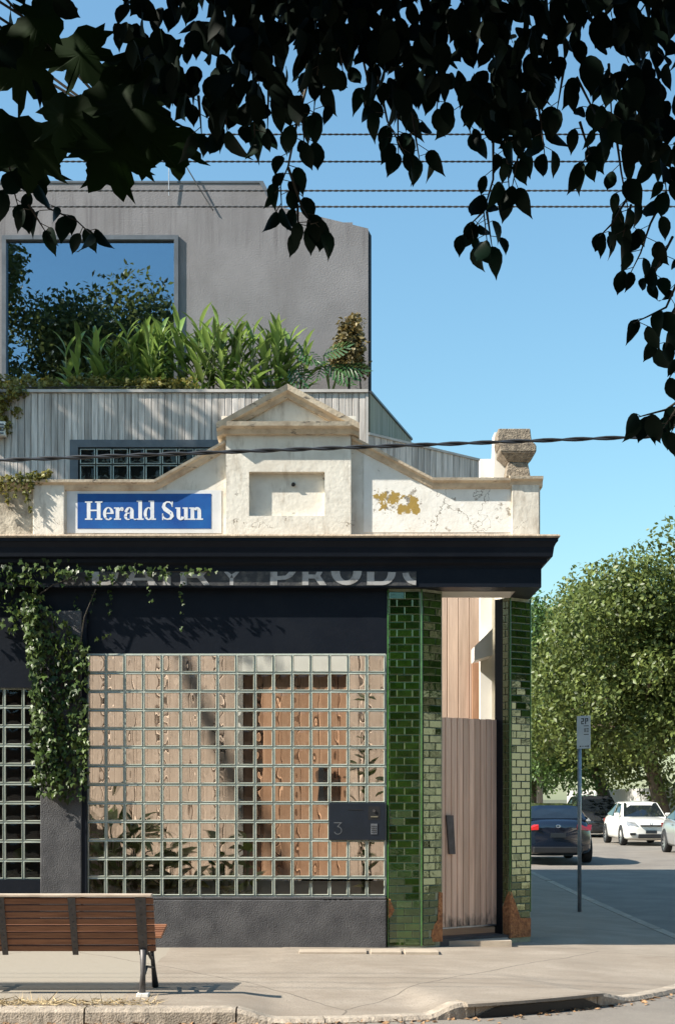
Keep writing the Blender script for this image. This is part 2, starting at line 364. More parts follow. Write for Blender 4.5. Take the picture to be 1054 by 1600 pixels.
l_over = leafmat('overhead_leaf', (0.005, 0.017, 0.010), (0.003, 0.010, 0.006), 0.30, 0.12, 0.5, obj=True, spec=0.12)
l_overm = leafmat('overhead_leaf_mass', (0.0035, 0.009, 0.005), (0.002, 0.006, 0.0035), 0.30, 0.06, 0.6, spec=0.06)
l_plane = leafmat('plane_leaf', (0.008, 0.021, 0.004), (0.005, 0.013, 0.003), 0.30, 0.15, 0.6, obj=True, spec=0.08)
l_ivy = leafmat('ivy_leaf', (0.080, 0.115, 0.028), (0.022, 0.045, 0.010), 0.50, 0.15, 0.40, spec=0.25)
l_vine = leafmat('yellow_vine_leaf', (0.24, 0.21, 0.045), (0.11, 0.12, 0.028), 0.35, 0.3, 0.5)
l_ginger = leafmat('ginger_leaf', (0.19, 0.285, 0.068), (0.105, 0.18, 0.04), 0.45, 0.30, 0.3, obj=True, spec=0.6)
l_monst = leafmat('monstera_leaf', (0.05, 0.115, 0.030), (0.03, 0.075, 0.02), 0.25, 0.2, 0.25, obj=True, spec=0.6)
l_bronze = leafmat('bronze_leaf', (0.20, 0.155, 0.055), (0.10, 0.085, 0.03), 0.45, 0.25, 0.5)
l_court = leafmat('courtyard_leaf', (0.20, 0.28, 0.075), (0.11, 0.18, 0.045), 0.35, 0.25, 0.35, obj=True)
l_mirror = leafmat('plane_tree_leaf', (0.17, 0.175, 0.045), (0.08, 0.09, 0.022), 0.45, 0.5)
m_stem = mat('green_stem', (0.16, 0.20, 0.06), 0.6)
m_twig = mat('twig', (0.05, 0.04, 0.028), 0.8)

def glassmat(name, ior, tint, bump, bs, bst, rough=0.0):
    m = bpy.data.materials.new(name); m.use_nodes = True; N = m.node_tree.nodes; L = m.node_tree.links; N.clear()
    g = N.new('ShaderNodeBsdfGlass'); g.inputs['IOR'].default_value = ior; g.inputs['Color'].default_value = (*tint, 1); g.inputs['Roughness'].default_value = rough
    o = N.new('ShaderNodeOutputMaterial'); geo = N.new('ShaderNodeNewGeometry'); oi = N.new('ShaderNodeObjectInfo')
    mp = N.new('ShaderNodeMapping'); mp.inputs['Scale'].default_value = bst
    cx = N.new('ShaderNodeCombineXYZ'); ad = N.new('ShaderNodeVectorMath'); ad.operation = 'MULTIPLY_ADD'; ad.inputs[1].default_value = (17, 11, 23)
    for k in range(3): L.new(oi.outputs['Random'], cx.inputs[k])
    L.new(cx.outputs[0], ad.inputs[0]); L.new(geo.outputs['Position'], ad.inputs[2]); L.new(ad.outputs[0], mp.inputs['Vector'])
    nz = N.new('ShaderNodeTexNoise'); nz.inputs['Scale'].default_value = bs; nz.inputs['Detail'].default_value = 1.5; L.new(mp.outputs[0], nz.inputs['Vector'])
    bp = N.new('ShaderNodeBump'); bp.inputs['Strength'].default_value = bump; bp.inputs['Distance'].default_value = 0.02
    L.new(nz.outputs[0], bp.inputs['Height']); L.new(bp.outputs[0], g.inputs['Normal']); L.new(g.outputs[0], o.inputs['Surface'])
    return m
def paneglass(name):
    m = glassmat(name, 1.10, (0.97, 0.99, 0.96), 0.36, 6.5, (2.2, 1.0, 0.7)); N = m.node_tree.nodes; L = m.node_tree.links
    g = next(n for n in N if n.type == 'BSDF_GLASS'); bp = next(n for n in N if n.type == 'BUMP'); o = next(n for n in N if n.type == 'OUTPUT_MATERIAL')
    rf = N.new('ShaderNodeBsdfRefraction'); rf.inputs['IOR'].default_value = 1.16; rf.inputs['Color'].default_value = (0.96, 0.98, 0.95, 1); rf.inputs['Roughness'].default_value = 0.0
    gl_ = N.new('ShaderNodeBsdfGlossy'); gl_.inputs['Roughness'].default_value = 0.02
    fr_ = N.new('ShaderNodeFresnel'); fr_.inputs['IOR'].default_value = 1.5
    mx = N.new('ShaderNodeMixShader'); L.new(bp.outputs[0], rf.inputs['Normal']); L.new(bp.outputs[0], gl_.inputs['Normal']); L.new(bp.outputs[0], fr_.inputs['Normal'])
    next(n for n in N if n.type == 'TEX_NOISE').inputs['Detail'].default_value = 0.0
    tp = N.new('ShaderNodeBsdfTransparent'); tp.inputs['Color'].default_value = (0.95, 0.98, 0.95, 1); m2 = N.new('ShaderNodeMixShader'); m2.inputs[0].default_value = 0.30
    L.new(rf.outputs[0], m2.inputs[1]); L.new(tp.outputs[0], m2.inputs[2])
    L.new(fr_.outputs[0], mx.inputs[0]); L.new(m2.outputs[0], mx.inputs[1]); L.new(gl_.outputs[0], mx.inputs[2]); L.new(mx.outputs[0], o.inputs['Surface'])
    N.remove(g); return m
m_blockglass = paneglass('block_glass')
def mirrorglass(name, gloss, tint, dark):
    m = bpy.data.materials.new(name); m.use_nodes = True; N = m.node_tree.nodes; L = m.node_tree.links; N.clear()
    g = N.new('ShaderNodeBsdfGlossy'); g.inputs['Roughness'].default_value = 0.005; g.inputs['Color'].default_value = (*tint, 1)
    t = N.new('ShaderNodeBsdfTransparent'); t.inputs['Color'].default_value = (*dark, 1)
    mx = N.new('ShaderNodeMixShader'); mx.inputs[0].default_value = gloss; o = N.new('ShaderNodeOutputMaterial')
    L.new(t.outputs[0], mx.inputs[1]); L.new(g.outputs[0], mx.inputs[2]); L.new(mx.outputs[0], o.inputs['Surface'])
    return m
m_winglass = mirrorglass('tinted_glazing', 0.36, (0.62, 0.80, 1.0), (0.45, 0.5, 0.5))
# ------------------------------------------------------------------ ground, roads, footpath, kerb
ROADZ = -0.20
def sstep(a, b, t):
    t = min(1, max(0, (t-a)/(b-a))); return t*t*(3-2*t)
def rise(y): return 0.20*sstep(1.5, 26, y)          # the side street climbs gently
g = MB().add([(-900, -900, -0.30), (900, -900, -0.30), (900, 1500, -0.30), (-900, 1500, -0.30)], [(0, 1, 2, 3)])
tag(g.build('ground', m_ground), 'dry earth under the whole street corner', kind='structure')
r = MB()
def sheet(mb, x0, x1, y0, y1, z, nx, ny):
    n = len(mb.v)
    for j in range(ny+1):
        for i in range(nx+1):
            yy = y0+(y1-y0)*j/ny; mb.v.append((x0+(x1-x0)*i/nx, yy, z+rise(yy)))
    for j in range(ny):
        for i in range(nx):
            a = n+j*(nx+1)+i; mb.f.append((a, a+1, a+nx+2, a+nx+1)); mb.m.append(0)
sheet(r, -80, 80, -14.4, -4.0, ROADZ, 40, 4); sheet(r, -2.0, 11.9, -4.0, 150, ROADZ, 4, 77)
tag(r.build('road', m_road), 'grey asphalt road at the kerb and down the side street', kind='structure')
tag(MB().box(0.60, 1.02, -4.62, -4.50, ROADZ+0.0005, ROADZ+0.004).build('road_marking', m_whitepaint), 'worn white paint dash on the road by the kerb', kind='structure')

AC, AR = (-0.6, 0.8), 4.8
def kpath():
    pts = []                                       # kerb outer edge: x, y, inward direction, arc tag
    for x in np.linspace(-14, -0.6, 68): pts.append((x, -4.0, 0.0, 1.0))
    for a in np.linspace(0, math.pi/2, 61)[1:]:
        pts.append((AC[0]+AR*math.sin(a), AC[1]-AR*math.cos(a), -math.sin(a), math.cos(a)))
    for y in np.concatenate([np.linspace(1.2, 12, 20), np.linspace(15, 120, 30)]): pts.append((4.2, y, -1.0, 0.0))
    return pts
KP = kpath()
def sstep(a, b, t):
    t = min(1, max(0, (t-a)/(b-a))); return t*t*(3-2*t)
def kz(x, y):
    if y > 0: return -0.09+rise(y)
    z = -0.075
    z -= 0.085*sstep(-0.85, -0.45, x)*(1-sstep(0.72, 1.0, x))
    z -= 0.085*sstep(2.2, 2.6, x)*(1-sstep(3.6, 4.1, x))
    return z
KW = 0.17
rows = []
for (x, y, ix, iy) in KP:
    zk = kz(x, y); row = []
    if ix == 0: e = (x, 1.0)
    elif iy == 0: e = (1.2, y)
    else: e = (AC[0]+0.2*-ix, AC[1]-0.2*iy)
    s = (x+ix*KW, y+iy*KW)
    for k in range(13):
        t = (k/12)**1.35
        px_, py_ = s[0]+(e[0]-s[0])*t, s[1]+(e[1]-s[1])*t
        base = -0.075*(1-t)*0.9
        zz = base + (zk-(rise(y) if iy == 0 else 0)-0.004-base)*max(0, 1-t*3.2)
        if t > 0.75 or (py_ > -0.4 and px_ < 2.2): zz = min(zz, 0.0) if py_ < -0.2 else 0.0 if t > 0.9 else zz
        row.append((px_, py_, zz+(rise(py_) if iy == 0 else 0)))
    rows.append(row)
fp = MB().sweep(rows, caps=False)
fp.f = [tuple(reversed(f)) for f in fp.f]
fpo = fp.build('footpath', m_path, smooth=True)
tag(fpo, 'sunlit beige footpath sloping from the shop to the kerb', kind='structure')
def fpz(x, y): return -0.066*min(1, max(0, -y/3.8))
# kerb stones, each its own piece
kerb = thing('kerb', 'worn stone kerb curving round the street corner', None, kind='structure')
def kerb_stone(i0, i1, face=True, top=0.0):
    rows_ = []; n = 5*(i1-i0)
    for k in range(n+1):
        t = i0+(i1-i0)*k/n
        t = min(max(t, i0+0.035), i1-0.035)
        a = int(min(math.floor(t), len(KP)-2)); u = t-a
        x = KP[a][0]*(1-u)+KP[a+1][0]*u; y = KP[a][1]*(1-u)+KP[a+1][1]*u
        ix = KP[a][2]*(1-u)+KP[a+1][2]*u; iy = KP[a][3]*(1-u)+KP[a+1][3]*u
        z = kz(x, y)+top + random.uniform(-.001, .001); w = KW-0.004; j = random.uniform(-.002, .002)
        P = lambda q, h: (x+ix*q, y+iy*q, h)
        lo = -0.26+rise(y)
        rows_.append([P(0.0+j, lo), P(0.004+j, z-0.03), P(0.03+j*2, z), P(w, z), P(w, lo)])
    return MB().sweep(rows_, closed=True).build('kerb_stone', m_kerb, kerb, smooth=False)
i = 0
pitch = 6
while i < len(KP)-1:
    j = min(i+(6 if i < 66 else 5 if i < 130 else 8), len(KP)-1)
    x_, y_ = KP[i][0], KP[i][1]
    kerb_stone(i, j); i = j
# storm drain slot in the shaded part of the corner kerb
dr = thing('drain_inlet', 'dark storm drain slot under the corner kerb', 'drain', (1.6, -3.6, ROADZ))
rows_ = []; rows2 = []
for a in np.linspace(math.radians(20), math.radians(36.5), 14):
    sn, cs = math.sin(a), math.cos(a); q = sstep(20, 24, math.degrees(a))*(1-sstep(34, 36.5, math.degrees(a)))
    P = lambda R_, h: (AC[0]+R_*sn, AC[1]-R_*cs, h)
    zt = kz(*P(AR, 0)[:2])+0.004
    rows_.append([P(AR+0.035, zt-0.03), P(AR+0.03, zt-0.006), P(AR+0.0, zt+0.004), P(AR-0.20, zt+0.001), P(AR-0.20, zt-0.03)])
    rows2.append([P(AR+0.012, ROADZ+0.002), P(AR+0.012, ROADZ+0.004+max(0.004, (zt-0.045-ROADZ)*q))])
MB().sweep(rows_, closed=True).build('lintel', m_path, dr)
MB().sweep(rows2, caps=False).build('opening', m_black, dr)
# service cover slabs let into the footpath in front of the pillar
sc_ = thing('service_cover', 'pale concrete service cover strip in front of the green pillar', 'cover', (0.3, -0.2, 0))
for a_, b_ in ((468, 572), (578, 625), (630, 682)):
    x0, x1 = WX(a_, -0.3), WX(b_, -0.3)
    MB().box(x0, x1, -0.62, -0.34, -0.05, 0.002).build('slab', m_slab, sc_, bevel=0.006)
# opposite footpaths and the camera-side one
oppo = MB(); sheet(oppo, 12.05, 15.0, -3.0, 150, -0.08, 2, 51); sheet(oppo, 11.9, 12.05, -3.0, 150, -0.085, 1, 51); ks = [[(11.9, yy, -.3+rise(yy)), (11.9, yy, -.085+rise(yy))] for yy in np.linspace(-3, 150, 52)]; oppo.sweep(ks, caps=False)
tag(oppo.build('pavement', m_slab), 'pale pavement along the far side of the side street', kind='structure')
tag(MB().box(-80, 80, -19.0, -14.5, -0.3, -0.08).build('near_pavement', m_slab), 'pavement on the near side of the street', kind='structure')

# ------------------------------------------------------------------ the old shop
CD = Vector((math.cos(math.radians(35)), math.sin(math.radians(35)), 0))   # chamfer direction
CN = Vector((CD.y, -CD.x, 0))                                              # chamfer outward normal
shop = thing('corner_shop', 'old single-storey corner shop with cream parapet and dark navy front', 'building', (0, 0, 0))
GX0, GX1, GZ0, GZ1 = -2.690, 0.516, 0.535, 3.140
LX0, LX1, LZ0, LZ1 = -4.21, -3.185, 0.71, 2.78
w = MB()
w.box(-7, LX0, 0, 0.2, 0.5, 3.845); w.box(LX0, LX1, 0, 0.2, LZ1, 3.845); w.box(LX0, LX1, 0, 0.2, 0.5, LZ0)
w.box(LX1, GX0, 0, 0.2, 0.0, 3.845); w.box(GX0, GX1+0.02, 0, 0.2, GZ1, 3.845); w.box(GX1, 0.535, 0.0, 0.2, 0.5, GZ1-0.001)
w.box(GX0, GX1, 0.002, 0.2, 0.47, GZ0)
w.build('front_wall', m_navy, shop)
MB().box(-7, LX1, -0.02, 0.2, -0.2, 0.5).build('left_plinth', m_navy, shop)
pl = MB().box(-2.74, 0.524, -0.055, 0.2, -0.2, 0.498)
pl.build('plinth', m_plinth, shop, bevel=0.012)
MB().box(-2.735, 0.522, -0.052, 0.0, 0.500, 0.528).build('sill', m_plinth, shop, bevel=0.008)
MB().box(-3.185, -2.742, -0.065, 0.0, -0.2, 3.6).build('pilaster', m_plinth, shop, bevel=0.01)
MB().box(-2.741, GX0, -0.05, 0.0, 0.0, 3.6).build('jamb', m_navy, shop)
# frieze + return along the side street
FX, FY = 2.176, -0.12
MB().box(-7, FX, FY, 0.2, 3.845, 4.10).box(1.95, FX-0.001, 0.2, 3.2, 3.846, 4.10).build('frieze', m_navy, shop)
MB().add([(0.85, 0.19, 3.862), (1.96, 0.19, 3.862), (1.96, 0.75, 3.862), (1.75, 0.80, 3.862), (1.0, 0.28, 3.862)], [(4, 3, 2, 1, 0)]).build('soffit', m_whitepaint, shop)
MB().box(0.93, 1.9, 0.30, 0.36, 3.80, 3.90).build('soffit_beam', m_whitepaint, shop)
def cornice(prof, m, name):
    rows_ = [[(-7, FY-p, z) for p, z in prof], [(FX+p, FY-p, z) for p, z in prof], [(FX+p, 3.2, z) for p, z in prof]]
    c = MB().sweep(rows_, closed=True); c.f = [tuple(reversed(f)) for f in c.f]
    return c.build(name, m, shop)
cornice([(-0.05, 4.05), (0.008, 4.05), (0.012, 4.075), (0.05, 4.10), (0.055, 4.135), (0.105, 4.155), (0.11, 4.19), (0.118, 4.25), (0.14, 4.30), (0.155, 4.31), (0.158, 4.345), (-0.05, 4.345)], m_navy, 'cornice')
cornice([(-0.1, 4.346), (0.168, 4.346), (0.176, 4.362), (0.165, 4.378), (-0.1, 4.392)], m_ledge, 'ledge')
MB().box(0.6, 1.2, 0.05, 0.30, 3.86, 4.1)  # (volume behind the frieze is hidden)
# lettering band
bz0, bz1 = WZ(915, FY), WZ(893, FY)
band = MB().box(WX(100, FY), WX(650, FY), FY-0.004, FY+0.01, bz0, bz1).build('lettering_band', m_oldpaint, shop)
tag(band, 'weathered dark band with cut-off white letters DAIRY PRODU')
# white letters, only their lower half shows: polygons in band units (0..1 high)
def strip_letter(polys, px0, px1, nm):
    mb = MB(); x0, x1 = WX(px0, FY), WX(px1, FY); h = bz1-bz0
    for q, poly in enumerate(polys):
        mb.prism_xz([(x0+(x1-x0)*a, bz0+0.004+(h-0.008)*b) for a, b in poly], FY-0.0075-0.0006*q, FY-0.003)
    mb.build('letter', m_oldletter, band)
def arcband(cx, cy, rx, ry, sx, sy, a0, a1, n=10):
    o = [(cx+rx*math.cos(math.radians(a0+(a1-a0)*k/n)), cy+ry*math.sin(math.radians(a0+(a1-a0)*k/n))) for k in range(n+1)]
    i_ = [(cx+(rx-sx)*math.cos(math.radians(a0+(a1-a0)*k/n)), cy+(ry-sy)*math.sin(math.radians(a0+(a1-a0)*k/n))) for k in range(n+1)]
    return [[o[k], o[k+1], i_[k+1], i_[k]] for k in range(n)]
strip_letter([[(0, 0), (.26, 0), (.26, 1), (0, 1)], [(.26, 0), (.6, 0), (.6, .25), (.26, .25)]] + arcband(.55, 1.0, .45, 1.0, .26, .26, -88, -2, 6), 144, 186, 'd')
strip_letter([[(0, 0), (.24, 0), (.40, 1), (.27, 1)], [(.76, 0), (1, 0), (.73, 1), (.60, 1)], [(.2, .35), (.8, .35), (.76, .55), (.24, .55)]], 192, 246, 'a')
strip_letter([[(0, 0), (1, 0), (1, 1), (0, 1)]], 255, 267, 'i')
strip_letter([[(0, 0), (.22, 0), (.22, 1), (0, 1)], [(.22, .55), (.6, .55), (.6, .8), (.22, .8)], [(.55, .6), (.80, 0), (1.0, 0), (.78, .7), (.9, 1), (.68, 1), (.6, .8)]], 282, 328, 'r')
strip_letter([[(.38, 0), (.62, 0), (.62, .55), (.38, .55)], [(.38, .5), (.5, .8), (.24, 1), (0, 1)], [(.62, .5), (1, 1), (.76, 1), (.5, .8)]], 350, 374, 'y')
strip_letter([[(0, 0), (.28, 0), (.28, 1), (0, 1)], [(.28, .38), (.6, .42), (.85, .62), (1, 1), (.74, 1), (.6, .72), (.28, .68)]], 422, 462, 'p')
strip_letter([[(0, 0), (.26, 0), (.26, 1), (0, 1)], [(.26, .5), (.55, .5), (.55, .8), (.26, .8)], [(.48, .55), (.72, 0), (1.0, 0), (.74, .7), (.84, 1), (.6, 1), (.55, .8)]], 472, 510, 'r')
strip_letter(arcband(.5, 1.05, .5, 1.05, .28, .34, 180, 360, 12), 517, 565, 'o')
strip_letter([[(0, 0), (.25, 0), (.25, 1), (0, 1)], [(.25, 0), (.55, 0), (.55, .3), (.25, .3)]] + arcband(.52, 1.0, .48, 1.0, .27, .3, -88, -2, 6), 573, 618, 'd')
strip_letter(arcband(1.0, 1.0, 1.0, 1.0, .46, .34, 185, 268, 7), 628, 650, 'u')

# ---------------- parapet
PY = -0.02
def pz(p, y=PY): return (WX(p[0], y), WZ(p[1], y))
parapet = MB()
poly = [(-240, 842), (843, 842), (843, 752), (676, 752), (556, 690), (556, 650), (346, 650), (346, 690), (241, 755), (-240, 755)]
parapet.prism_xz([pz(p) for p in poly], PY, 0.28)
parapet.build('parapet', m_cream, shop)
x0, x1 = WX(556, PY), WX(797, PY)
fieldp = [(568, 832), (797, 832), (797, 757), (676, 757), (568, 700)]
MB().prism_xz([pz(p) for p in fieldp], PY-0.004, PY+0.01).build('painted_field', m_field, shop)
MB().prism_xz([pz(p) for p in [(-240, 838), (53, 838), (53, 757), (-240, 757)]], PY-0.004, PY+0.01).build('left_field', m_lichen, shop)
for a_, b_ in ((53, 102), (798, 841)):
    MB().box(WX(a_, PY), WX(b_, PY), PY-0.045, 0.29, 4.385, WZ(757, PY-0.045)).build('pilaster_cap', m_cream, shop, bevel=0.008)
# central block with recess
BY = -0.10
X = lambda p: WX(p, BY)
Z = lambda p: WZ(p, BY)
bl = MB()
bl.box(X(353), X(389), BY, 0.27, 4.386, Z(672)); bl.box(X(507), X(548), BY, 0.27, 4.386, Z(672))
bl.box(X(389), X(507), BY, 0.0, 4.386, Z(806)); bl.box(X(389), X(507), BY, 0.0, Z(737), Z(672))
bl.build('centre_block', m_cream, shop)
hk = MB().tube([(X(458), -0.02, Z(754)), (X(458), -0.06, Z(756))], 0.022, 7); hk.build('socket_hole', m_black, shop)
# mouldings along the parapet top
MP = [(0, -0.105), (0.02, -0.10), (0.035, -0.075), (0.045, -0.045), (0.085, -0.028), (0.09, 0.0), (0.03, 0.014), (-0.30, 0.016), (-0.30, -0.105)]
def moulding(path, name, m=None, prof=MP):
    rows_ = [[(x, PY-p, z+h) for p, h in prof] for x, z in path]
    c = MB().sweep(rows_, closed=True); c.f = [tuple(reversed(f)) for f in c.f]
    return c.build(name, m or m_mould, shop)
yM = PY-0.09
q = lambda px, py: (WX(px, yM), WZ(py, yM))
moulding([q(-240, 749), q(241, 749), q(352, 687)], 'moulding')
moulding([q(549, 680), q(676, 746), q(798, 746)], 'moulding')
moulding([q(796, 744), q(848, 744)], 'moulding', prof=[(p+0.012 if p > -0.2 else p-0.012, h) for p, h in MP])
# pediment
PFY = -0.24
q = lambda px, py: (WX(px, PFY), WZ(py, PFY))
HP = [(0, -0.115), (0.05, -0.11), (0.07, -0.06), (0.13, -0.045), (0.14, 0.0), (-0.38, 0.0), (-0.38, -0.115)]
def ped(path, prof, name):
    rows_ = [[(x, -0.10-p, z+h) for p, h in prof] for x, z in path]
    c = MB().sweep(rows_, closed=True); c.f = [tuple(reversed(f)) for f in c.f]
    return c.build(name, m_mould, shop)
ped([q(341, 658), q(557, 658)], HP, 'pediment_base')
RP = [(0, -0.135), (0.06, -0.13), (0.075, -0.085), (0.135, -0.065), (0.15, -0.005), (0.02, 0.012), (-0.39, 0.012), (-0.39, -0.135)]
ped([q(338, 660), q(449, 599), q(561, 660)], RP, 'raking_cornice')
MB().prism_xz([q(352, 658), q(546, 658), q(449, 607)], -0.115, 0.2).build('tympanum', m_cream, shop)
# stone pier finial on the right pilaster
pr = MB()
fx = lambda p: WX(p, 0.0); fz = lambda p: WZ(p, 0.0)
pr.frustum(fx(789), fx(828), -0.02, 0.26, fz(746), fx(793), fx(824), 0.0, 0.24, fz(722))
pr.frustum(fx(793), fx(824), 0.0, 0.24, fz(722), fx(780), fx(836), -0.07, 0.33, fz(708))
pr.box(fx(780), fx(836), -0.07, 0.33, fz(708), fz(698))
pr.frustum(fx(780), fx(836), -0.07, 0.33, fz(698), fx(776), fx(829), -0.05, 0.31, fz(690))
pr.frustum(fx(776), fx(829), -0.05, 0.31, fz(690), fx(777), fx(827), -0.04, 0.30, fz(671))
pr.build('pier_finial', m_pierstone, shop, bevel=0.01)
pb = MB(); fx = lambda p: WX(p, 0.36); fz = lambda p: WZ(p, 0.36)
pb.prism_xz([(fx(770), fz(752)), (fx(800), fz(752)), (fx(800), fz(676)), (fx(772), fz(676))], 0.34, 0.6)
pb.box(fx(751), fx(771), 0.45, 0.6, fz(752), fz(714))
pb.build('white_flue', m_whitepaint, shop)

# ---------------- painted newspaper sign
SY = PY-0.004
sg = MB().box(WX(105, SY), WX(346, SY), SY-0.001, SY+0.01, WZ(833, SY), WZ(766, SY)).build('painted_sign', m_signwhite, shop)
tag(sg, 'blue and white painted newspaper sign reading Herald Sun')
bx0, bx1, bz0_, bz1_ = WX(121.5, SY), WX(330, SY), WZ(826, SY), WZ(771.5, SY)
MB().box(bx0, bx1, SY-0.004, SY+0.005, bz0_, bz1_).build('blue_panel', m_signblue, sg)
U = 29.0/ (FPX/(SY-CAMY))            # cap height in metres
tx0, tz0 = WX(133.2, SY), WZ(812.4, SY)
gl = {'y': SY-0.0045}
def glyph(pieces, x0):
    mb = MB()
    for k, poly in enumerate(pieces):
        yy = SY-0.0052-0.0002*(k % 14)
        mb.add([(tx0+(x0+a)*U, yy, tz0+b*U) for a, b in poly], [tuple(range(len(poly)))])
    mb.build('letter', m_letter, sg)
def rect(x0, x1, y0, y1): return [(x0, y0), (x1, y0), (x1, y1), (x0, y1)]
def ring(cx, cy, rx, ry, sx, sy, a0, a1, n=14): return [list(p) for p in arcband(cx, cy, rx, ry, sx, sy, a0, a1, n)]
def ribbon(pts):                      # pts: x, y, width across
    out = []
    L_, R_ = [], []
    for k, (x, y, wd) in enumerate(pts):
        a = pts[max(0, k-1)]; b = pts[min(len(pts)-1, k+1)]
        dx, dy = b[0]-a[0], b[1]-a[1]; l = math.hypot(dx, dy) or 1
        L_.append((x-dy/l*wd/2, y+dx/l*wd/2)); R_.append((x+dy/l*wd/2, y-dx/l*wd/2))
    return [[R_[k], R_[k+1], L_[k+1], L_[k]] for k in range(len(pts)-1)]
ST, SH = 0.20, 0.075
glyph([rect(.10, .10+ST, 0, 1), rect(.64, .64+ST, 0, 1), rect(.3, .64, .47, .55), rect(0, .40, 0, SH), rect(.54, .94, 0, SH), rect(0, .40, 1-SH, 1), rect(.54, .94, 1-SH, 1)], 0)
glyph(ring(.29, .335, .29, .355, .17, .065, 0, 318, 20) + [rect(.12, .575, .32, .385)], .97)
glyph([rect(.09, .09+ST, 0, .67), rect(0, .38, 0, SH), rect(0, .1, .60, .67)] + ring(.42, .42, .17, .27, .09, .09, 50, 165, 8) + ring(.44, .56, .085, .09, .084, .089, 0, 359, 10), 1.56)
glyph([rect(.32, .32+ST, .06, .46)] + ring(.29, .46, .235, .23, .18, .06, 0, 165, 10) + ring(.115, .47, .085, .08, .084, .079, 0, 359, 10) + ring(.22, .19, .22, .20, .16, .055, 60, 300, 14) + ring(.60, .09, .10, .10, .06, .055, 200, 330, 5), 2.10)
glyph([rect(.09, .09+ST, 0, 1.04), rect(0, .38, 0, SH), rect(0, .1, 1.04-SH, 1.04)], 2.78)
glyph([rect(.36, .36+ST, .0, 1.04), rect(.26, .37, 1.04-SH, 1.04), rect(.55, .66, 0, SH)] + ring(.27, .335, .27, .35, .17, .06, 40, 320, 18), 3.16)
S_ = [(.10, .30, .03), (.11, .18, .06), (.18, .075, .09), (.33, .03, .075), (.50, .07, .13), (.585, .20, .20), (.54, .34, .22), (.38, .46, .22), (.22, .57, .23), (.13, .70, .20), (.17, .86, .15), (.30, .965, .08), (.45, .955, .09), (.55, .87, .07), (.585, .74, .03)]
glyph(ribbon(S_) + [rect(.05, .115, -.01, .34), rect(.565, .63, .70, 1.01)], 4.10)
glyph([rect(.07, .07+ST, .2, .67), rect(0, .1, .60, .67), rect(.47, .47+ST, 0, .67), rect(.39, .49, .60, .67), rect(.66, .74, 0, .07)] + ring(.29, .215, .22, .235, .2, .09, 180, 345, 9), 4.86)
glyph([rect(.08, .08+ST, 0, .67), rect(0, .36, 0, SH), rect(0, .1, .60, .67), rect(.45, .45+ST, 0, .47), rect(.39, .75, 0, SH)] + ring(.43, .455, .22, .235, .2, .09, 0, 160, 9), 5.60)

# ---------------- glass block windows
blk = MB()
a, b_, c = 0.0955, 0.0868, 0.0805      # outer, rim front, pane half sizes
def sq(s, y): return [(-s, y, -s), (s, y, -s), (s, y, s), (-s, y, s)]
blk.add(sq(a, 0.012) + sq(a-0.004, 0.0) + sq(b_, -0.002) + sq(c, 0.012) + sq(c, 0.022) + sq(a, 0.022),
        [(i_+4*k, (i_+1) % 4+4*k, (i_+1) % 4+4*k+4, i_+4*k+4) for k in range(3) for i_ in range(4)] +
        [(12+i_, 12+(i_+1) % 4, 16+(i_+1) % 4, 16+i_) for i_ in range(4)] + [(20+i_, 16+i_, 16+(i_+1) % 4, 20+(i_+1) % 4) for i_ in range(4)], 0)
G = 6
n0 = len(blk.v)
for jj in range(G+1):
    for ii in range(G+1):
        u, v_ = 2*ii/G-1, 2*jj/G-1
        blk.v.append((u*c, 0.012-0.007*(1-u**4)*(1-v_**4), v_*c))
for jj in range(G):
    for ii in range(G):
        k = n0+jj*(G+1)+ii; blk.f.append((k, k+1, k+G+2, k+G+1)); blk.m.append(1)
block_me = blk.mesh('glass_block', [m_rim, m_blockglass])
block_me.polygons.foreach_set('use_smooth', [mi == 1 for mi in blk.m])
def block_window(name, parent, x0, z0, nc, nr, px, pzz, y, skip=(), label=None):
    x1, z1 = x0+nc*px, z0+nr*pzz
    mo = MB()
    for k in range(nc+1):
        xx = x0+k*px; mo.box(xx-0.0065, xx+0.0065, y+0.006, y+0.022, z0, z1)
    for k in range(nr+1):
        zz = z0+k*pzz; mo.box(x0, x1, y+0.0065, y+0.0215, zz-0.0065, zz+0.0065)
    win = mo.build(name, m_mortar, parent)
    if label: tag(win, label)
    for i_ in range(nc):
        for j_ in range(nr):
            if (i_, j_) in skip: continue
            o = link('glass_block', block_me, win, loc=(x0+(i_+.5)*px + random.uniform(-.0012, .0012), y+random.uniform(-.0015, .0015), z0+(j_+.5)*pzz),
                     rot=(random.uniform(-.016, .016), 0, random.uniform(-.016, .016)))
            o.scale = (px/0.2, 1, pzz/0.2)
    return win
skipset = {(i_, j_) for i_ in (13, 14, 15) for j_ in (3, 4)}
block_window('glass_block_window', shop, GX0, GZ0, 16, 13, (GX1-GX0)/16, (GZ1-GZ0)/13, -0.012, skipset, 'large grid of clear glass blocks over the charcoal plinth')
block_window('glass_block_window', shop, LX0, LZ0, 5, 10, (LX1-LX0)/5, (LZ1-LZ0)/10, 0.03, (), 'dark glass block window left of the ivy')

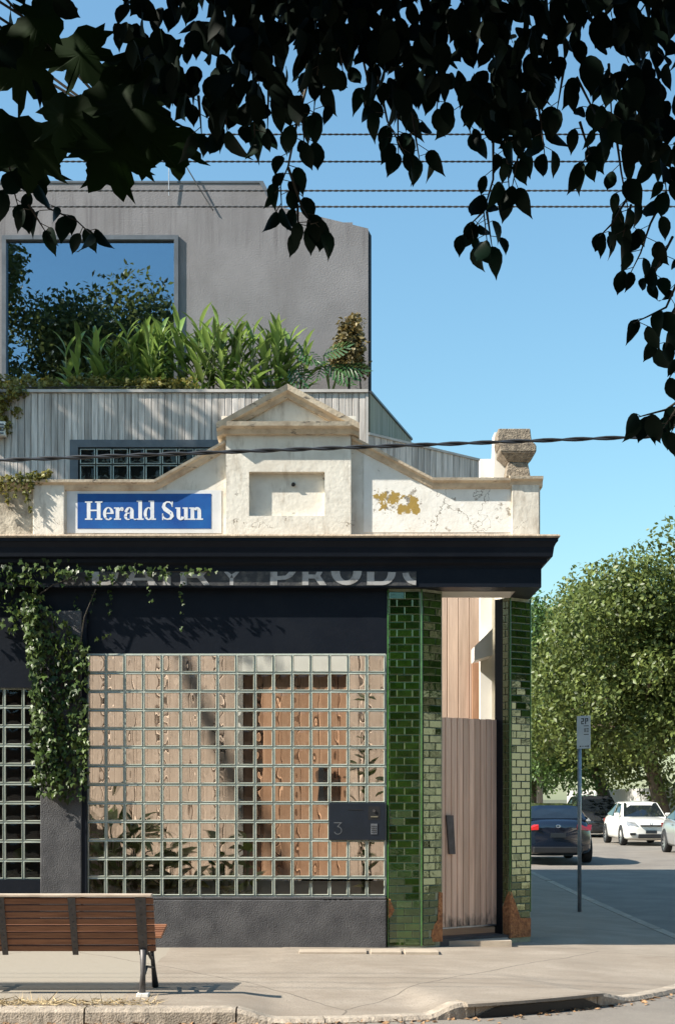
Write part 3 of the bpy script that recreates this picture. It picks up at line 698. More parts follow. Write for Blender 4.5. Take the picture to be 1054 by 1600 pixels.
# ---------------- green tiled pillars
TP = 0.0811
tme = {}
def tile_mesh(wd, ht):
    key = (round(wd, 4), round(ht, 4))
    if key not in tme:
        a, b2 = wd/2, ht/2; e = 0.005; d = 0.009
        def s4(x, z, y): return [(-x, y, -z), (x, y, -z), (x, y, z), (-x, y, z)]
        t = MB().add(s4(a, b2, 0) + s4(a, b2, -d+0.003) + s4(a-e, b2-e, -d) , [(i_+4*k, (i_+1) % 4+4*k, (i_+1) % 4+4*k+4, i_+4*k+4) for k in range(2) for i_ in range(4)] + [(8, 9, 10, 11)])
        tme[key] = t.mesh('tile', m_tile)
    return tme[key]
def tile_face(part, org, dr_, nrm, width, z0, z1, cols, omit=None, stuff=False):
    """half-lap courses of glazed tiles on one face; org = lower start, dr_ along the face"""
    ang = math.atan2(dr_.y, dr_.x); pitch_ = width/cols; n = int((z1-z0)/TP)
    g_ = 0.0042; acc = MB()
    for r_ in range(n):
        cuts = [0.0]; x = (pitch_/2 if r_ % 2 else pitch_)
        while x < width-0.01: cuts.append(x); x += pitch_
        cuts.append(width)
        for k in range(len(cuts)-1):
            if cuts[k+1]-cuts[k] < 0.03: continue
            cx_ = (cuts[k]+cuts[k+1])/2; zc = z0+(r_+.5)*TP
            if omit and omit(cx_, zc): continue
            me = tile_mesh(cuts[k+1]-cuts[k]-g_, TP-g_)
            p = Vector(org) + dr_*cx_ + nrm*0.001; p.z = zc
            if stuff:
                R_ = Matrix.Rotation(ang, 3, 'Z')
                acc.add([R_ @ v.co + p for v in me.vertices], [tuple(q.vertices) for q in me.polygons])
            else:
                link('tile', me, part, loc=p, rot=(random.gauss(0, .022), 0, ang+random.gauss(0, .022)))
    if stuff: tag(acc.build('reveal_tiles', m_tile, part), kind='stuff')
def bead(part, p, z0, z1):
    n = int((z1-z0)/(TP*2)); 
    mb = MB()
    for k in range(n+1):
        a_, b2 = z0+k*TP*2, min(z1, z0+(k+1)*TP*2)-0.003
        if b2-a_ > 0.02: mb.tube([(p[0], p[1], a_), (p[0], p[1], b2)], 0.0085, 8)
    mb.build('bead', m_bead, part, smooth=False)
# left pillar
ZT = 3.843
A = Vector((0.538, -0.004, 0)); B = Vector((0.903, -0.004, 0)); C_ = B + CD*0.285
Cb = C_ - CN*0.20
core = MB().prism_xy([(A.x, A.y), (B.x, B.y), (C_.x, C_.y), (Cb.x, Cb.y), (A.x, 0.35)], -0.1, ZT)
lp = core.build('tiled_pillar', m_grout, shop); tag(lp, 'green tiled pillar left of the timber gate')
FRT = Vector((1, 0, 0)); FN = Vector((0, -1, 0))
tile_face(lp, A+FRT*0.016, FRT, FN, 0.333, 0.0, ZT, 2)
def om1(x, z): return (x > 0.20 and z < 0.55) or (x > 0.12 and z < 0.20 and z > 0.04)
tile_face(lp, B+CD*0.016, CD, CN, 0.256, 0.0, ZT, 1.5, om1)
bead(lp, A+Vector((0.006, -0.004, 0)), 0.0, ZT); bead(lp, B+Vector((0.002, -0.004, 0)), 0.0, ZT)
def chip(part, org, dr_, nrm, poly):
    mb = MB(); 
    front = [Vector(org)+dr_*x+nrm*0.010 + Vector((0, 0, z)) for x, z in poly]; back = [Vector(org)+dr_*x-nrm*0.004+Vector((0, 0, z)) for x, z in poly]
    n = len(poly); cen = sum(front, Vector())/n + nrm*0.006
    mb.add(front+back+[cen], [(k, (k+1) % n, 2*n) for k in range(n)] + [(k, k+n, (k+1) % n+n, (k+1) % n) for k in range(n)])
    mb.build('broken_patch', m_terra, part)
chip(lp, B, CD, CN, [(0.285, 0.03), (0.285, 0.56), (0.235, 0.57), (0.225, 0.44), (0.24, 0.30), (0.21, 0.21), (0.15, 0.19), (0.13, 0.1), (0.15, 0.03)])
chip(lp, A, FRT, FN, [(0.0, 0.52), (0.0, 0.28), (0.05, 0.33), (0.075, 0.39), (0.05, 0.44), (0.03, 0.5)])
# right pillar
Rr = Vector((2.185, 0.80, 0)); Ll = Rr - CD*0.31; Lb = Ll - CN*0.25
core = MB().prism_xy([(Ll.x, Ll.y), (Rr.x, Rr.y), (2.185, 1.3), (1.9, 1.3), (Lb.x, Lb.y)], -0.1, ZT)
rp = core.build('tiled_pillar', m_grout, shop); tag(rp, 'green tiled pillar right of the timber gate, broken at its foot')
RZ0 = 0.075
def om2(x, z): return z < 0.10 or (x < 0.05 and z < 0.44) or (x < 0.09 and z < 0.22)
tile_face(rp, Ll+CD*0.016, CD, CN, 0.285, RZ0, ZT, 2, om2)
tile_face(rp, Lb+CN*0.135, CN, -CD, 0.105, RZ0, ZT, 1, lambda x, z: z < 0.42, stuff=True)
bead(rp, Ll+CD*0.002+CN*0.003, 0.5, ZT); bead(rp, Rr+CN*0.002, 0.3, ZT)
chip(rp, Ll, CD, CN, [(-0.004, 0.02), (0.31, 0.02), (0.31, 0.23), (0.285, 0.20), (0.27, 0.155), (0.245, 0.165), (0.235, 0.10), (0.20, 0.105), (0.17, 0.17), (0.14, 0.15), (0.10, 0.20), (0.085, 0.29), (0.055, 0.31), (0.04, 0.40), (0.045, 0.45), (0.02, 0.53), (-0.004, 0.55)])
chip(rp, Ll, -CN, -CD, [(0.0, 0.02), (0.0, 0.55), (0.04, 0.50), (0.09, 0.40), (0.11, 0.36), (0.105, 0.08), (0.07, 0.02)])
MB().add([tuple(Lb+CN*0.13-CD*0.002), tuple(Lb-CD*0.002), tuple(Lb-CD*0.002+Vector((0, 0, ZT))), tuple(Lb+CN*0.13-CD*0.002+Vector((0, 0, ZT)))], [(0, 1, 2, 3)]).build('jamb', m_navy, rp)
# side wall and rear wing along the side street
MB().box(1.92, 2.17, 1.3, 3.19, -0.2, 4.3).box(1.92, 2.17, 3.19, 15, -0.2, 3.2).box(-7, 2.165, 6.0, 15, -0.2, 5.5).build('side_wall', m_creamwall, shop)
# threshold
th = [Vector((1.05, 0.20, 0)), Vector((2.0, 0.86, 0))]
MB().prism_xy([(C_.x-.02, C_.y-.02), (Ll.x+.02, Ll.y+.02), (Lb.x, Lb.y+.1), (Cb.x, Cb.y+.1)], -0.1, 0.055).build('threshold', m_plinth, shop)

# ---------------- timber gate
GO = Vector((1.05, 0.286, 0)); gate_z0, gate_z1 = 0.164, 2.48
gate = thing('timber_gate', 'vertical board timber gate between the two green tiled pillars', 'gate', GO)
nb = 11; bw = 0.93/nb
bme = MB().add([(0.003, 0.012, 0), (bw-0.003, 0.012, 0), (bw-0.003, 0.0, 0), (bw-0.008, -0.006, 0), (0.008, -0.006, 0), (0.003, 0.0, 0)] +
               [(x, y, gate_z1-gate_z0) for x, y in ((0.003, 0.012), (bw-0.003, 0.012), (bw-0.003, 0.0), (bw-0.008, -0.006), (0.008, -0.006), (0.003, 0.0))],
               [(i_, i_+6, (i_+1) % 6+6, (i_+1) % 6) for i_ in range(6)] + [tuple(range(6)), tuple(range(11, 5, -1))]).mesh('board', m_gate)
ga = math.radians(35)
for k in range(nb):
    link('board', bme, gate, loc=GO+CD*(k*bw)+Vector((0, 0, gate_z0+random.uniform(-.003, .003))), rot=(0, 0, ga))
fr = MB()
R_ = Matrix.Rotation(ga, 3, 'Z')
def gbox(x0, x1, y0, y1, z0, z1):
    t = MB().box(x0, x1, y0, y1, z0, z1); return [R_ @ Vector(v)+GO for v in t.v], t.f
for bb in ((0, .93, .014, .05, gate_z0+.01, gate_z0+.06), (0, .93, .014, .05, gate_z1-.06, gate_z1-.005), (0, .05, .0145, .0495, gate_z0+.05, gate_z1-.05), (.88, .93, .0145, .0495, gate_z0+.05, gate_z1-.05)):
    fr.add(*gbox(*bb))
fr.build('gate_frame', m_steel, gate)
sw = MB().add(*gbox(0.0, 0.93, -0.004, 0.05, gate_z0-0.02, gate_z0-0.004)); sw.build('kick_strip', m_galv, gate)
hd = MB()
hp = [R_ @ Vector(v)+GO for v in [(0.165, -0.03, 1.40), (0.245, -0.05, 1.40), (0.275, -0.05, 0.97), (0.205, -0.03, 0.97), (0.165, -0.008, 1.40), (0.245, -0.02, 1.40), (0.275, -0.02, 0.97), (0.205, -0.008, 0.97)]]
hd.add(hp, [(3, 2, 1, 0), (4, 5, 6, 7), (0, 1, 5, 4), (1, 2, 6, 5), (2, 3, 7, 6), (3, 0, 4, 7)]); hd.build('handle', m_bracket, gate)

# ---------------- letterbox / intercom panel
lb = thing('letterbox_panel', 'navy intercom and letterbox panel numbered 3 in the glass blocks', 'letterbox', (0.2, -0.03, 1.14))
lx0, lx1, lz0, lz1 = -0.088, 0.517, 1.139, 1.537
MB().box(lx0, lx1, -0.035, 0.3, lz0, lz1).build('box', mat('navy_powdercoat', (0.008, 0.013, 0.022), 0.45), lb, bevel=0.003)
ly = -0.0355
lsc = 145.3
LX = lambda p: (p-527)/lsc
LZ = lambda p: 1.59-(p-1247)/lsc
MB().box(LX(543), LX(567), ly-0.002, ly+.002, LZ(1266), LZ(1264.6)).build('mail_flap_edge', m_black, lb)
MB().box(LX(575), LX(593.5), ly-0.001, ly+.002, LZ(1281), LZ(1260)).build('camera_plate', m_black, lb)
lens = MB().tube([(LX(584), ly, LZ(1267)), (LX(584), ly-0.012, LZ(1267))], 0.016, 12); lens.build('camera_lens', mat('lens', (0.5, 0.5, 0.52), 0.1, metal=0.9), lb, smooth=False)
MB().box(LX(579), LX(590), ly-0.006, ly, LZ(1277), LZ(1275.2)).build('slot', mat('brass', (0.6, 0.55, 0.4), 0.3, metal=0.8), lb)
kp = MB().box(LX(579), LX(589), ly-0.005, ly, LZ(1303.5), LZ(1287)).build('keypad', m_galv, lb)
for a_ in range(3):
    for b2 in range(4):
        cx_, cz_ = LX(581.2+a_*2.8), LZ(1291+b2*3.2); MB().box(cx_-.0055, cx_+.0055, ly-0.008, ly-.005, cz_-.006, cz_+.006).build('key', m_black, kp)
m_num = mat('number_grey', (0.14, 0.15, 0.16), 0.4)
x0, x1, zt, zb, zm = LX(521.5), LX(534), LZ(1285), LZ(1304), LZ(1291.5)
num = MB(); tw = 0.0075
for kk, poly in enumerate([[(x0, zt), (x0, zt-tw), (x1, zt-tw), (x1, zt)], [(x1, zt), (x1-tw*1.4, zt), (x0+.033, zm), (x0+.033+tw*1.4, zm)]] +
                          [[(LX(527.6)+a, LZ(1297.6)+b) for a, b in p] for p in arcband(0, 0, .0435, .0435, tw, tw, -160, 95, 16)]):
    num.add([(a, ly-0.001-0.0002*(kk % 5), b) for a, b in poly], [tuple(range(len(poly)))])
num.build('number', m_num, lb)
# ------------------------------------------------------------------ the timber and grey house behind
house = thing('rear_house', 'grey rendered upper house with silvered timber terrace wall behind the shop', 'building', (0, 2, 0))
HY = 2.0
sx = lambda p: WX(p, HY); sz = lambda p: WZ(p, HY)
def board_mesh(wd, ht, m, th=0.02, e=0.006):
    pr_ = [(0.002, 0.0), (wd-0.002, 0.0), (wd-0.002, -th+e), (wd-0.002-e, -th), (0.002+e, -th), (0.002, -th+e)]
    return MB().add([(x, y, 0) for x, y in pr_] + [(x, y, ht) for x, y in pr_],
        [(i_, (i_+1) % 6, (i_+1) % 6+6, i_+6) for i_ in range(6)] + [tuple(range(5, -1, -1)), tuple(range(6, 12))]).mesh('board', m)
ZTOP = 6.57; ZMID = 4.25
backing = MB().box(-7, 0.36, HY, HY+0.15, ZMID, ZTOP-0.03)
up = backing.build('terrace_wall', m_dark, house)
wx0, wx1, wz0, wz1 = sx(110), sx(352), sz(750), sz(688)
bw_ = 0.0815; me_full = board_mesh(bw_, ZTOP-0.04-ZMID, m_silver); me_top = board_mesh(bw_, ZTOP-0.04-wz1, m_silver); me_low = board_mesh(bw_, wz0-ZMID, m_silver)
x = 0.345-bw_
while x > -5.2:
    if x+bw_/2 > wx0 and x+bw_/2 < wx1:
        link('board', me_top, up, loc=(x, HY-0.002, wz1)); link('board', me_low, up, loc=(x, HY-0.002, ZMID))
    else: link('board', me_full, up, loc=(x, HY-0.002-random.uniform(0, .002), ZMID))
    x -= bw_
MB().box(-5.3, 0.372, HY-0.05, HY+0.2, ZTOP-0.035, ZTOP).build('coping', m_coping, house)
MB().box(0.345, 0.375, HY-0.03, HY+0.12, ZMID, ZTOP-0.036).build('corner_trim', m_coping, house)
# strip window in the timber
fw = MB()
fw.box(wx0, wx1, HY-0.03, HY+0.02, wz1-0.09, wz1); fw.box(wx0, wx0+0.1, HY-0.03, HY+0.02, wz0, wz1-0.09)
sf = fw.build('strip_window', m_greymetal, house)
MB().box(wx0+.1, wx1, HY+0.001, HY+0.003, wz0, wz1-.09).build('window_back', m_dark, sf)
for i_ in range(8):
    for j_ in range(2):
        o = link('glass_block', block_me, sf, loc=(wx0+0.115+0.2*(i_+.5), HY-0.02, wz1-0.10-0.2*(j_+.5))); o.scale = (0.98, 0.5, 0.98)
# wall of the terrace turning along the corner: lower silvered wall and upper side screen
P0 = Vector((0.36, 2.0, 0)); P1 = Vector((1.88, 3.35, 0)); P2 = Vector((1.0, 4.27, 0))
def leaning(p, q_, zb, zt, m, wd, name, cap):
    d = (q_-p); Ld = d.length; d.normalize(); n_ = Vector((d.y, -d.x, 0)); ang = math.atan2(d.y, d.x)
    part = MB().prism_xy([(p.x, p.y), (q_.x, q_.y), (q_.x-n_.x*.1, q_.y-n_.y*.1), (p.x-n_.x*.1, p.y-n_.y*.1)], zb, zt-.02).build(name, m_dark, house)
    nb_ = int(Ld/wd); me = board_mesh(Ld/nb_, zt-.03-zb, m)
    for k in range(nb_): link('board', me, part, loc=p+d*(k*Ld/nb_)+n_*0.002+Vector((0, 0, zb)), rot=(0, 0, ang))
    MB().prism_xy([tuple((p+n_*.04)[:2]), tuple((q_+n_*.04)[:2]), tuple((q_-n_*.12)[:2]), tuple((p-n_*.12)[:2])], zt-.029, zt).build('coping', cap, part)
leaning(P0, P1, ZMID, 6.05, m_silver, 0.105, 'corner_screen', m_coping)
m_green = mat('stained_screen', (0.30, 0.29, 0.24), 0.7, (0.16, 0.17, 0.12), scale=2, stretch=(6, 6, 0.5), rand=0.05)
leaning(P0+Vector((0.02, 0.03, 0)), P2, 5.9, ZTOP, m_green, 0.28, 'side_screen', m_steel)
# roof deck behind
MB().prism_xy([(-6, 2.16), (0.36, 2.16), (1.80, 3.5), (1.80, 6), (-6, 6)], 4.3, 4.36).build('deck', m_coping, house)
# planter soil
MB().box(-5.2, 0.34, HY+0.2, 2.95, 6.2, 6.45).build('planter_soil', m_ground, house)
# grey upper volume
GY = 3.0
gx = lambda p: WX(p, GY); gz = lambda p: WZ(p, GY)
winx0, winx1, winz0, winz1 = gx(4), gx(279), gz(606), gz(369)
gw = MB()
gw.box(-6.5, winx0, GY, GY+0.3, 6.0, winz1); gw.box(winx0, winx1, GY, GY+0.3, 6.0, winz0)
gw.prism_xz([(winx1, 6.0), (gx(575), 6.0), (gx(575), gz(357)), (gx(424), gz(320)), (winx1, gz(320))], GY, GY+0.3)
gw.box(-6.5, winx1, GY+0.0005, GY+0.3, winz1, gz(320))
gw.prism_xz([(-6.5, gz(320)), (gx(424), gz(320)), (gx(405), gz(286)), (-6.5, gz(286))], GY+0.001, GY+0.35)
gw.build('rendered_wall', m_greywall, house)
MB().box(-6.5, 0.2, 3.4, 9, 6.0, 9.2).build('upper_volume', m_greywall, house)
MB().prism_xz([(gx(575)+.002, 6.0), (gx(580), 6.0), (gx(580), gz(366)), (gx(575)+.002, gz(357))], GY+0.05, GY+4).build('edge_flashing', m_steel, house)
MB().prism_xz([(gx(405), gz(286)), (gx(424), gz(320)), (gx(430), gz(320)), (gx(411), gz(283)), (-6.5, gz(283)), (-6.5, gz(286))], GY-0.01, GY+0.3).build('roof_flashing', m_greymetal, house)
pw = thing('x', None, None) if False else None
fr_ = MB(); t = 0.055
fr_.box(winx0, winx1, GY-0.035, GY+0.1, winz1-t, winz1); fr_.box(winx0, winx1, GY-0.034, GY+0.1, winz0, winz0+t)
fr_.box(winx0, winx0+t, GY-0.0345, GY+0.1, winz0+t, winz1-t); fr_.box(winx1-t, winx1, GY-0.0345, GY+0.1, winz0+t, winz1-t)
pf = fr_.build('picture_window', m_greymetal, house); tag(pf, 'big picture window reflecting sky and trees')
MB().box(winx0+t, winx1-t, GY+0.03, GY+0.036, winz0+t, winz1-t).build('pane', m_winglass, pf)
MB().box(winx0-.2, winx1+.2, GY+0.36, GY+0.38, winz0-.2, winz1+.2).build('room_back', m_dark, pf)
MB().prism_xz([(gx(50), gz(606)), (gx(210), gz(606)), (gx(210), gz(520)), (gx(20), gz(500)), (gx(60), gz(560))], GY+0.30, GY+0.34).build('curtain', mat('brown_curtain', (0.30, 0.16, 0.07), 0.8), pf)

# ---------------- lower courtyard wall seen through the glass blocks and over the gate
cw = MB().box(-6, -1.15, HY, HY+0.12, -0.1, ZMID); cw.box(0.14, 1.95, HY, HY+0.12, -0.1, ZMID); cw.box(-1.15, 0.14, HY, HY+0.12, 3.15, ZMID)
court = cw.build('courtyard_wall', m_dark, house)
cbw = 0.135; me_c = board_mesh(cbw, ZMID-0.1, m_pale)
x = -4.6
while x < 1.9:
    if not (-1.22 < x+cbw/2 < 0.18): link('board', me_c, court, loc=(x, HY-0.002, 0.05))
    x += cbw
MB().box(-1.16, 0.16, HY-0.02, HY, 3.12, ZMID-0.02).box(-1.24, -1.15, HY-0.03, HY+0.05, 0.05, 3.12).build('door_surround', m_whitepaint, house)
me_d = board_mesh(0.115, 3.02, m_redwood)
door = MB().box(-1.15, 0.14, HY+0.07, HY+0.11, 0.05, 3.12).build('timber_door', m_dark, house)
for k in range(11): link('board', me_d, door, loc=(-1.14+k*0.115, HY+0.068, 0.08))
MB().box(-0.235, -0.165, HY-0.02, HY+0.03, 1.55, 2.02).build('door_handle', m_black, door)
MB().box(-6, 1.9, 0.2, 2.0, -0.05, 0.03).build('courtyard_floor', m_slab, house)
MB().box(-2.2, 0.55, 1.45, 1.70, 0.0, 0.62).build('planter_wall', m_whitepaint, house, bevel=.01)
# roofed room on the left: dark behind the ivy window
MB().box(-7, -3.22, 0.21, 0.95, 3.0, 3.06).box(-3.26, -3.22, 0.21, 0.95, 0.0, 3.0).box(-7, -3.26, 0.90, 0.95, 0.0, 3.0).build('side_room', m_dark, house)
MB().box(-3.36, -3.26, 0.96, 1.97, 0.0, 1.55).build('shade_wall', m_whitepaint, house)  # unseen wall added to cast the diagonal shade on the courtyard boards
vb = MB().box(sx(-30), sx(13), 1.86, 1.96, sz(685), sz(663)).build('vent_box', m_whitepaint, house, bevel=.005)
for k in range(4): MB().box(sx(-30)+.02, sx(13)-.02, 1.852, 1.862, sz(683)+k*.036, sz(683)+k*.036+.02).build('louvre', m_greymetal, vb)
# white steelwork beyond the gate
wy = 1.55
ws = MB(); ws.box(WX(750, wy), WX(768, wy), wy, wy+0.14, 2.2, 4.0); ws.box(WX(768, wy), WX(784, wy), wy+.05, wy+0.16, 2.0, 4.0)
ws.build('white_post', m_whitepaint, house)
MB().prism_xz([(WX(739, 1.3), WZ(1012, 1.3)), (WX(739, 1.3), WZ(1034, 1.3)), (WX(766, 1.3), WZ(1026, 1.3)), (WX(766, 1.3), WZ(985, 1.3))], 1.1, 1.549).build('door_canopy', m_whitepaint, house)
MB().box(WX(737, 1.9), WX(768, 1.9), 1.88, 1.96, 0.05, WZ(1036, 1.9)).build('side_door', m_redwood, house)

# ------------------------------------------------------------------ plants
def stick(mb, a, b, r0, r1, n=6, bend=0.0):
    a, b = Vector(a), Vector(b); m_ = (a+b)/2 + Vector((random.uniform(-bend, bend), random.uniform(-bend, bend), 0))
    mb.tube([a, m_, b], [r0, (r0+r1)/2, r1], n)
gme = [tmesh('leaf', LANCE, l_ginger, True)]
def ginger(x, y, z, h, stems, label, spread=0.19, cat='plant', grp='ginger plants in the terrace planter', lean=0.25):
    t = thing('ginger_plant', label, cat, (x, y, z), group=grp)
    sm = MB(); leaves = []
    for s in range(stems):
        a = random.uniform(0, 6.283); rr = random.uniform(0, spread); hh = h*random.uniform(0.72, 1.0)
        bx, by = x+rr*math.cos(a), y+rr*math.sin(a)*0.8
        lx_, ly_ = random.uniform(-lean, lean)+0.07, random.uniform(-lean, lean*0.5)
        top = Vector((bx+lx_*hh, by+ly_*hh, z+hh*0.86)); base = Vector((bx, by, z))
        stick(sm, base, top, 0.011, 0.006, 5)
        side = random.uniform(0, 6.283); nl = 11
        for k in range(nl):
            u = 0.12+0.88*k/(nl-1); p = base.lerp(top, u)
            sd_ = side + (k % 2)*math.pi + random.uniform(-.5, .5)
            out = Vector((math.cos(sd_), math.sin(sd_)*0.9, 0)); tilt = 0.55+1.5*u*u
            ax = (out + Vector((0, 0, tilt))).normalized(); nr = (Vector((0, 0, 1))*0.9 - out*0.7 + Vector((random.uniform(-.3, .3), random.uniform(-.3, .3), 0)))
            leafobj('leaf', gme[0], p, ax, nr, random.uniform(0.26, 0.44)*(0.85 if u > .95 else 1), t)
    sm.build('stems', m_stem, t)
    return t
gpx = [(112, 1.0, 2), (156, 0.88, 5), (186, 1.0, 5), (216, 0.95, 5), (246, 1.04, 5), (276, 1.04, 5), (308, 1.06, 5), (340, 1.14, 5), (370, 0.98, 5), (400, 1.04, 5), (428, 0.98, 5), (455, 1.02, 4)]
ordn = ['Leftmost', 'Second', 'Third', 'Fourth', 'Fifth', 'Sixth', 'Seventh', 'Eighth', 'Ninth', 'Tenth', 'Eleventh', 'Rightmost']
for k, (p, h, s) in enumerate(gpx):
    yy = 2.45+random.uniform(-.12, .15)
    lab = (ordn[k] + ' upright ginger plant in the terrace planter, counted from the left') if 0 < k < 11 else (ordn[k] + ' upright ginger plant in the terrace planter row')
    ginger(WX(p, yy), yy, 6.44, h*1.1, s, lab)
# split-leaf plants
def split_leaf():
    v = [(0, 0, 0), (0, 1.0, -0.12)]; f = []
    v = []; 
    mid = [(0, t_, 0.0-0.12*t_*t_) for t_ in np.linspace(0, 1, 9)]
    v += mid
    for s in (-1, 1):
        for k in range(8):
            t0 = k/8; wdt = 0.46*math.sin(math.pi*min(1, (t0+0.16)))**0.6
            n = len(v)
            a0, a1 = mid[k], mid[k+1]
            tip = (s*wdt, t0+0.16+0.02*k, -0.10*wdt-0.12*t0)
            tip2 = (s*wdt*0.92, t0+0.24+0.02*k, -0.10*wdt-0.12*t0)
            v += [tip, tip2]
            b1 = (s*0.08, a1[1]-0.015, a1[2]+0.02); v.append(b1)
            f.append((k, n, n+1, n+2) if s > 0 else (n+2, n+1, n, k)); f.append((k, n+2, k+1) if s > 0 else (k+1, n+2, k))
    return v, f
mme = tmesh('leaf', split_leaf(), l_monst)
def monstera(px, y, z, specs, label):
    x = WX(px, y); t = thing('split_leaf_plant', label, 'plant', (x, y, z), group='split-leaf plants in the terrace planter'); sm = MB()
    for (tpx, tpy, s, ax, nr) in specs:
        p = W(tpx, tpy, y-0.1); stick(sm, (x, y, z), p, 0.012, 0.008, 5, 0.03)
        leafobj('leaf', mme, p, ax, nr, s, t)
    sm.build('stems', m_stem, t)
monstera(470, 2.5, 6.44, [(462, 545, .36, (.8, -.3, -.5), (.2, -.7, .6)), (455, 572, .34, (.5, -.4, -.7), (-.2, -.8, .5)), (470, 560, .30, (.9, -.2, -.1), (.1, -.6, .8)), (440, 585, .3, (-.6, -.5, -.3), (-.3, -.6, .7))], 'dark split-leaf plant beside the last ginger plant')
monstera(515, 2.5, 6.44, [(505, 555, .34, (.75, -.3, .25), (-.1, -.8, .6)), (512, 572, .40, (.7, -.3, -.35), (.1, -.8, .5)), (530, 575, .36, (.8, -.3, -.1), (0, -.8, .6)), (505, 565, .28, (-.3, -.4, -.8), (-.4, -.8, .3)), (525, 590, .30, (.6, -.5, -.3), (.1, -.7, .7))], 'split-leaf plant under the bronze bush at the planter end')
def cloud(name, centers, radii, n, s, m, tpl=KITE, flat=None, rng=RNG):
    c = np.array(centers, float); r_ = np.array(radii, float)
    idx = rng.integers(0, len(c), n) if len(set(map(float, r_))) < 2 else rng.choice(len(c), n, p=r_**2/np.sum(r_**2))
    d = rdir(n, rng); u = rng.random(n)**0.42
    pos = c[idx] + d*(u*r_[idx])[:, None]
    nor = d*0.9 + rdir(n, rng)*0.9 + np.array([0, 0, .35]); ax = rdir(n, rng) + np.array([0, 0, -0.35])
    return scatter(name, *tpl, pos, rotmats(ax, nor), s*rng.uniform(0.7, 1.25, n), m)
bz = thing('bronze_bush', 'bronze small-leaved bush against the grey wall at the planter end', 'bush', (WX(545, 2.6), 2.6, 6.44))
cs, rs = [], []
for k in range(36):
    u = k/35; p = W(543+random.uniform(-22, 22)*(1-.45*u)+ 4*u, 578-80*u, 2.6+random.uniform(-.12, .15)); cs.append(p); rs.append(0.11-0.03*u)
link('foliage', cloud('foliage', cs, rs, 2600, 0.06, l_bronze), bz)
sb = MB(); stick(sb, (WX(545, 2.6), 2.6, 6.44), W(545, 520, 2.6), .02, .01); stick(sb, (WX(566, 2.6), 2.6, 6.44), W(560, 560, 2.6), .012, .008); sb.build('stem', m_twig, bz)
# low creepers along the coping and trailing vine at the left
cr = thing('creeper', 'low leafy creeper along the terrace coping, trailing over its left end', 'creeper', (WX(30, 2.1), 2.1, 6.57))
cs = [W(p+random.uniform(-4, 4), 603+random.uniform(-8, 5) if p > 60 else 603+random.uniform(-12, 8), 2.12+random.uniform(-.05, .2)) for p in range(-60, 300, 7)]
cs += [W(random.uniform(-60, 34), random.uniform(598, 650), 1.93+random.uniform(-.06, .05)) for _ in range(30)]
cs += [W(random.uniform(0, 14), 650+random.uniform(0, 26), 1.93) for _ in range(5)]
link('foliage', cloud('foliage', cs, [0.09]*len(cs), 3300, 0.05, l_vine, IVY), cr)
stick_ = MB(); stick(stick_, W(-40, 606, 2.05), W(250, 604, 2.05), .008, .005); stick_.build('stem', m_twig, cr)
pv = thing('yellow_vine', 'yellowish vine hanging over the left end of the cream parapet', 'vine', (WX(20, -0.1), -0.1, WZ(745, -.1)))
cs, rs = [], []
for k in range(26): cs.append(W(random.uniform(-30, 80), 745+random.uniform(-5, 8), -0.08)); rs.append(.05)
for (p, ln) in ((-5, 40), (4, 26), (14, 44), (24, 30), (45, 52), (40, 26), (33, 18), (50, 14), (-15, 30)):
    for k in range(int(ln/4)): cs.append(W(p+random.uniform(-3, 3), 752+k*4, -0.12)); rs.append(.022)
link('foliage', cloud('foliage', cs, rs, 900, 0.035, l_vine, IVY), pv)
sb = MB(); stick(sb, W(-30, 746, -.05), W(80, 747, -.05), .006, .003)
for (p, ln) in ((-5, 40), (14, 44), (45, 52)): stick(sb, W(p, 748, -.12), W(p, 752+ln, -.115), .003, .002)
sb.build('stem', m_twig, pv)

# ------------------------------------------------------------------ ivy on the shop front
ivy = thing('ivy', 'climbing ivy over the navy shop front left of the glass blocks', 'ivy', (-2.95, -0.1, 1.6))
pos, siz = [], []
def ivy_patch(poly_fn, n, box, y=-0.10, s=0.062, dy=0.05):
    k = 0; tries = 0
    while k < n and tries < n*30:
        tries += 1; px_ = random.uniform(box[0], box[2]); py_ = random.uniform(box[1], box[3])
        if random.random() > poly_fn(px_, py_): continue
        pos.append(tuple(W(px_, py_, y - random.random()*dy))); siz.append(s*random.uniform(.65, 1.25)); k += 1
def f_main(x, y):   # mass over the pilaster
    l = 50 if y > 1040 else 42 + (1040-y)*0.02
    rgt = 138 if y > 1010 else 75 + max(0, (y-930)*0.75)
    if y < 1010: l = 40
    if y > 1228: rgt = 130; l = 60+(y-1228)*1.2
    if not l < x < rgt: return 0.0
    d = 1.0
    if y < 1000: d = 0.55
    if y > 1225: d = 0.5
    return d
ivy_patch(f_main, 1050, (38, 930, 142, 1250))
ivy_patch(lambda x, y: 1.0 if abs(x-(45+(y-930)*0.11)) < 12+max(0, (y-1080)*.05) else 0, 420, (25, 925, 110, 1240), y=-0.16)
def f_top(x, y): return max(0.0, 1-abs(y-(893+4*math.sin(x*.05)))/ (26 if x < 110 else 14))*(1 if x < 60 else .9 if x < 260 else .5)
ivy_patch(f_top, 240, (-40, 868, 340, 925), y=-0.17, s=0.055, dy=0.07)
ivy_patch(lambda x, y: .6, 160, (-40, 895, 60, 985), y=-0.1)
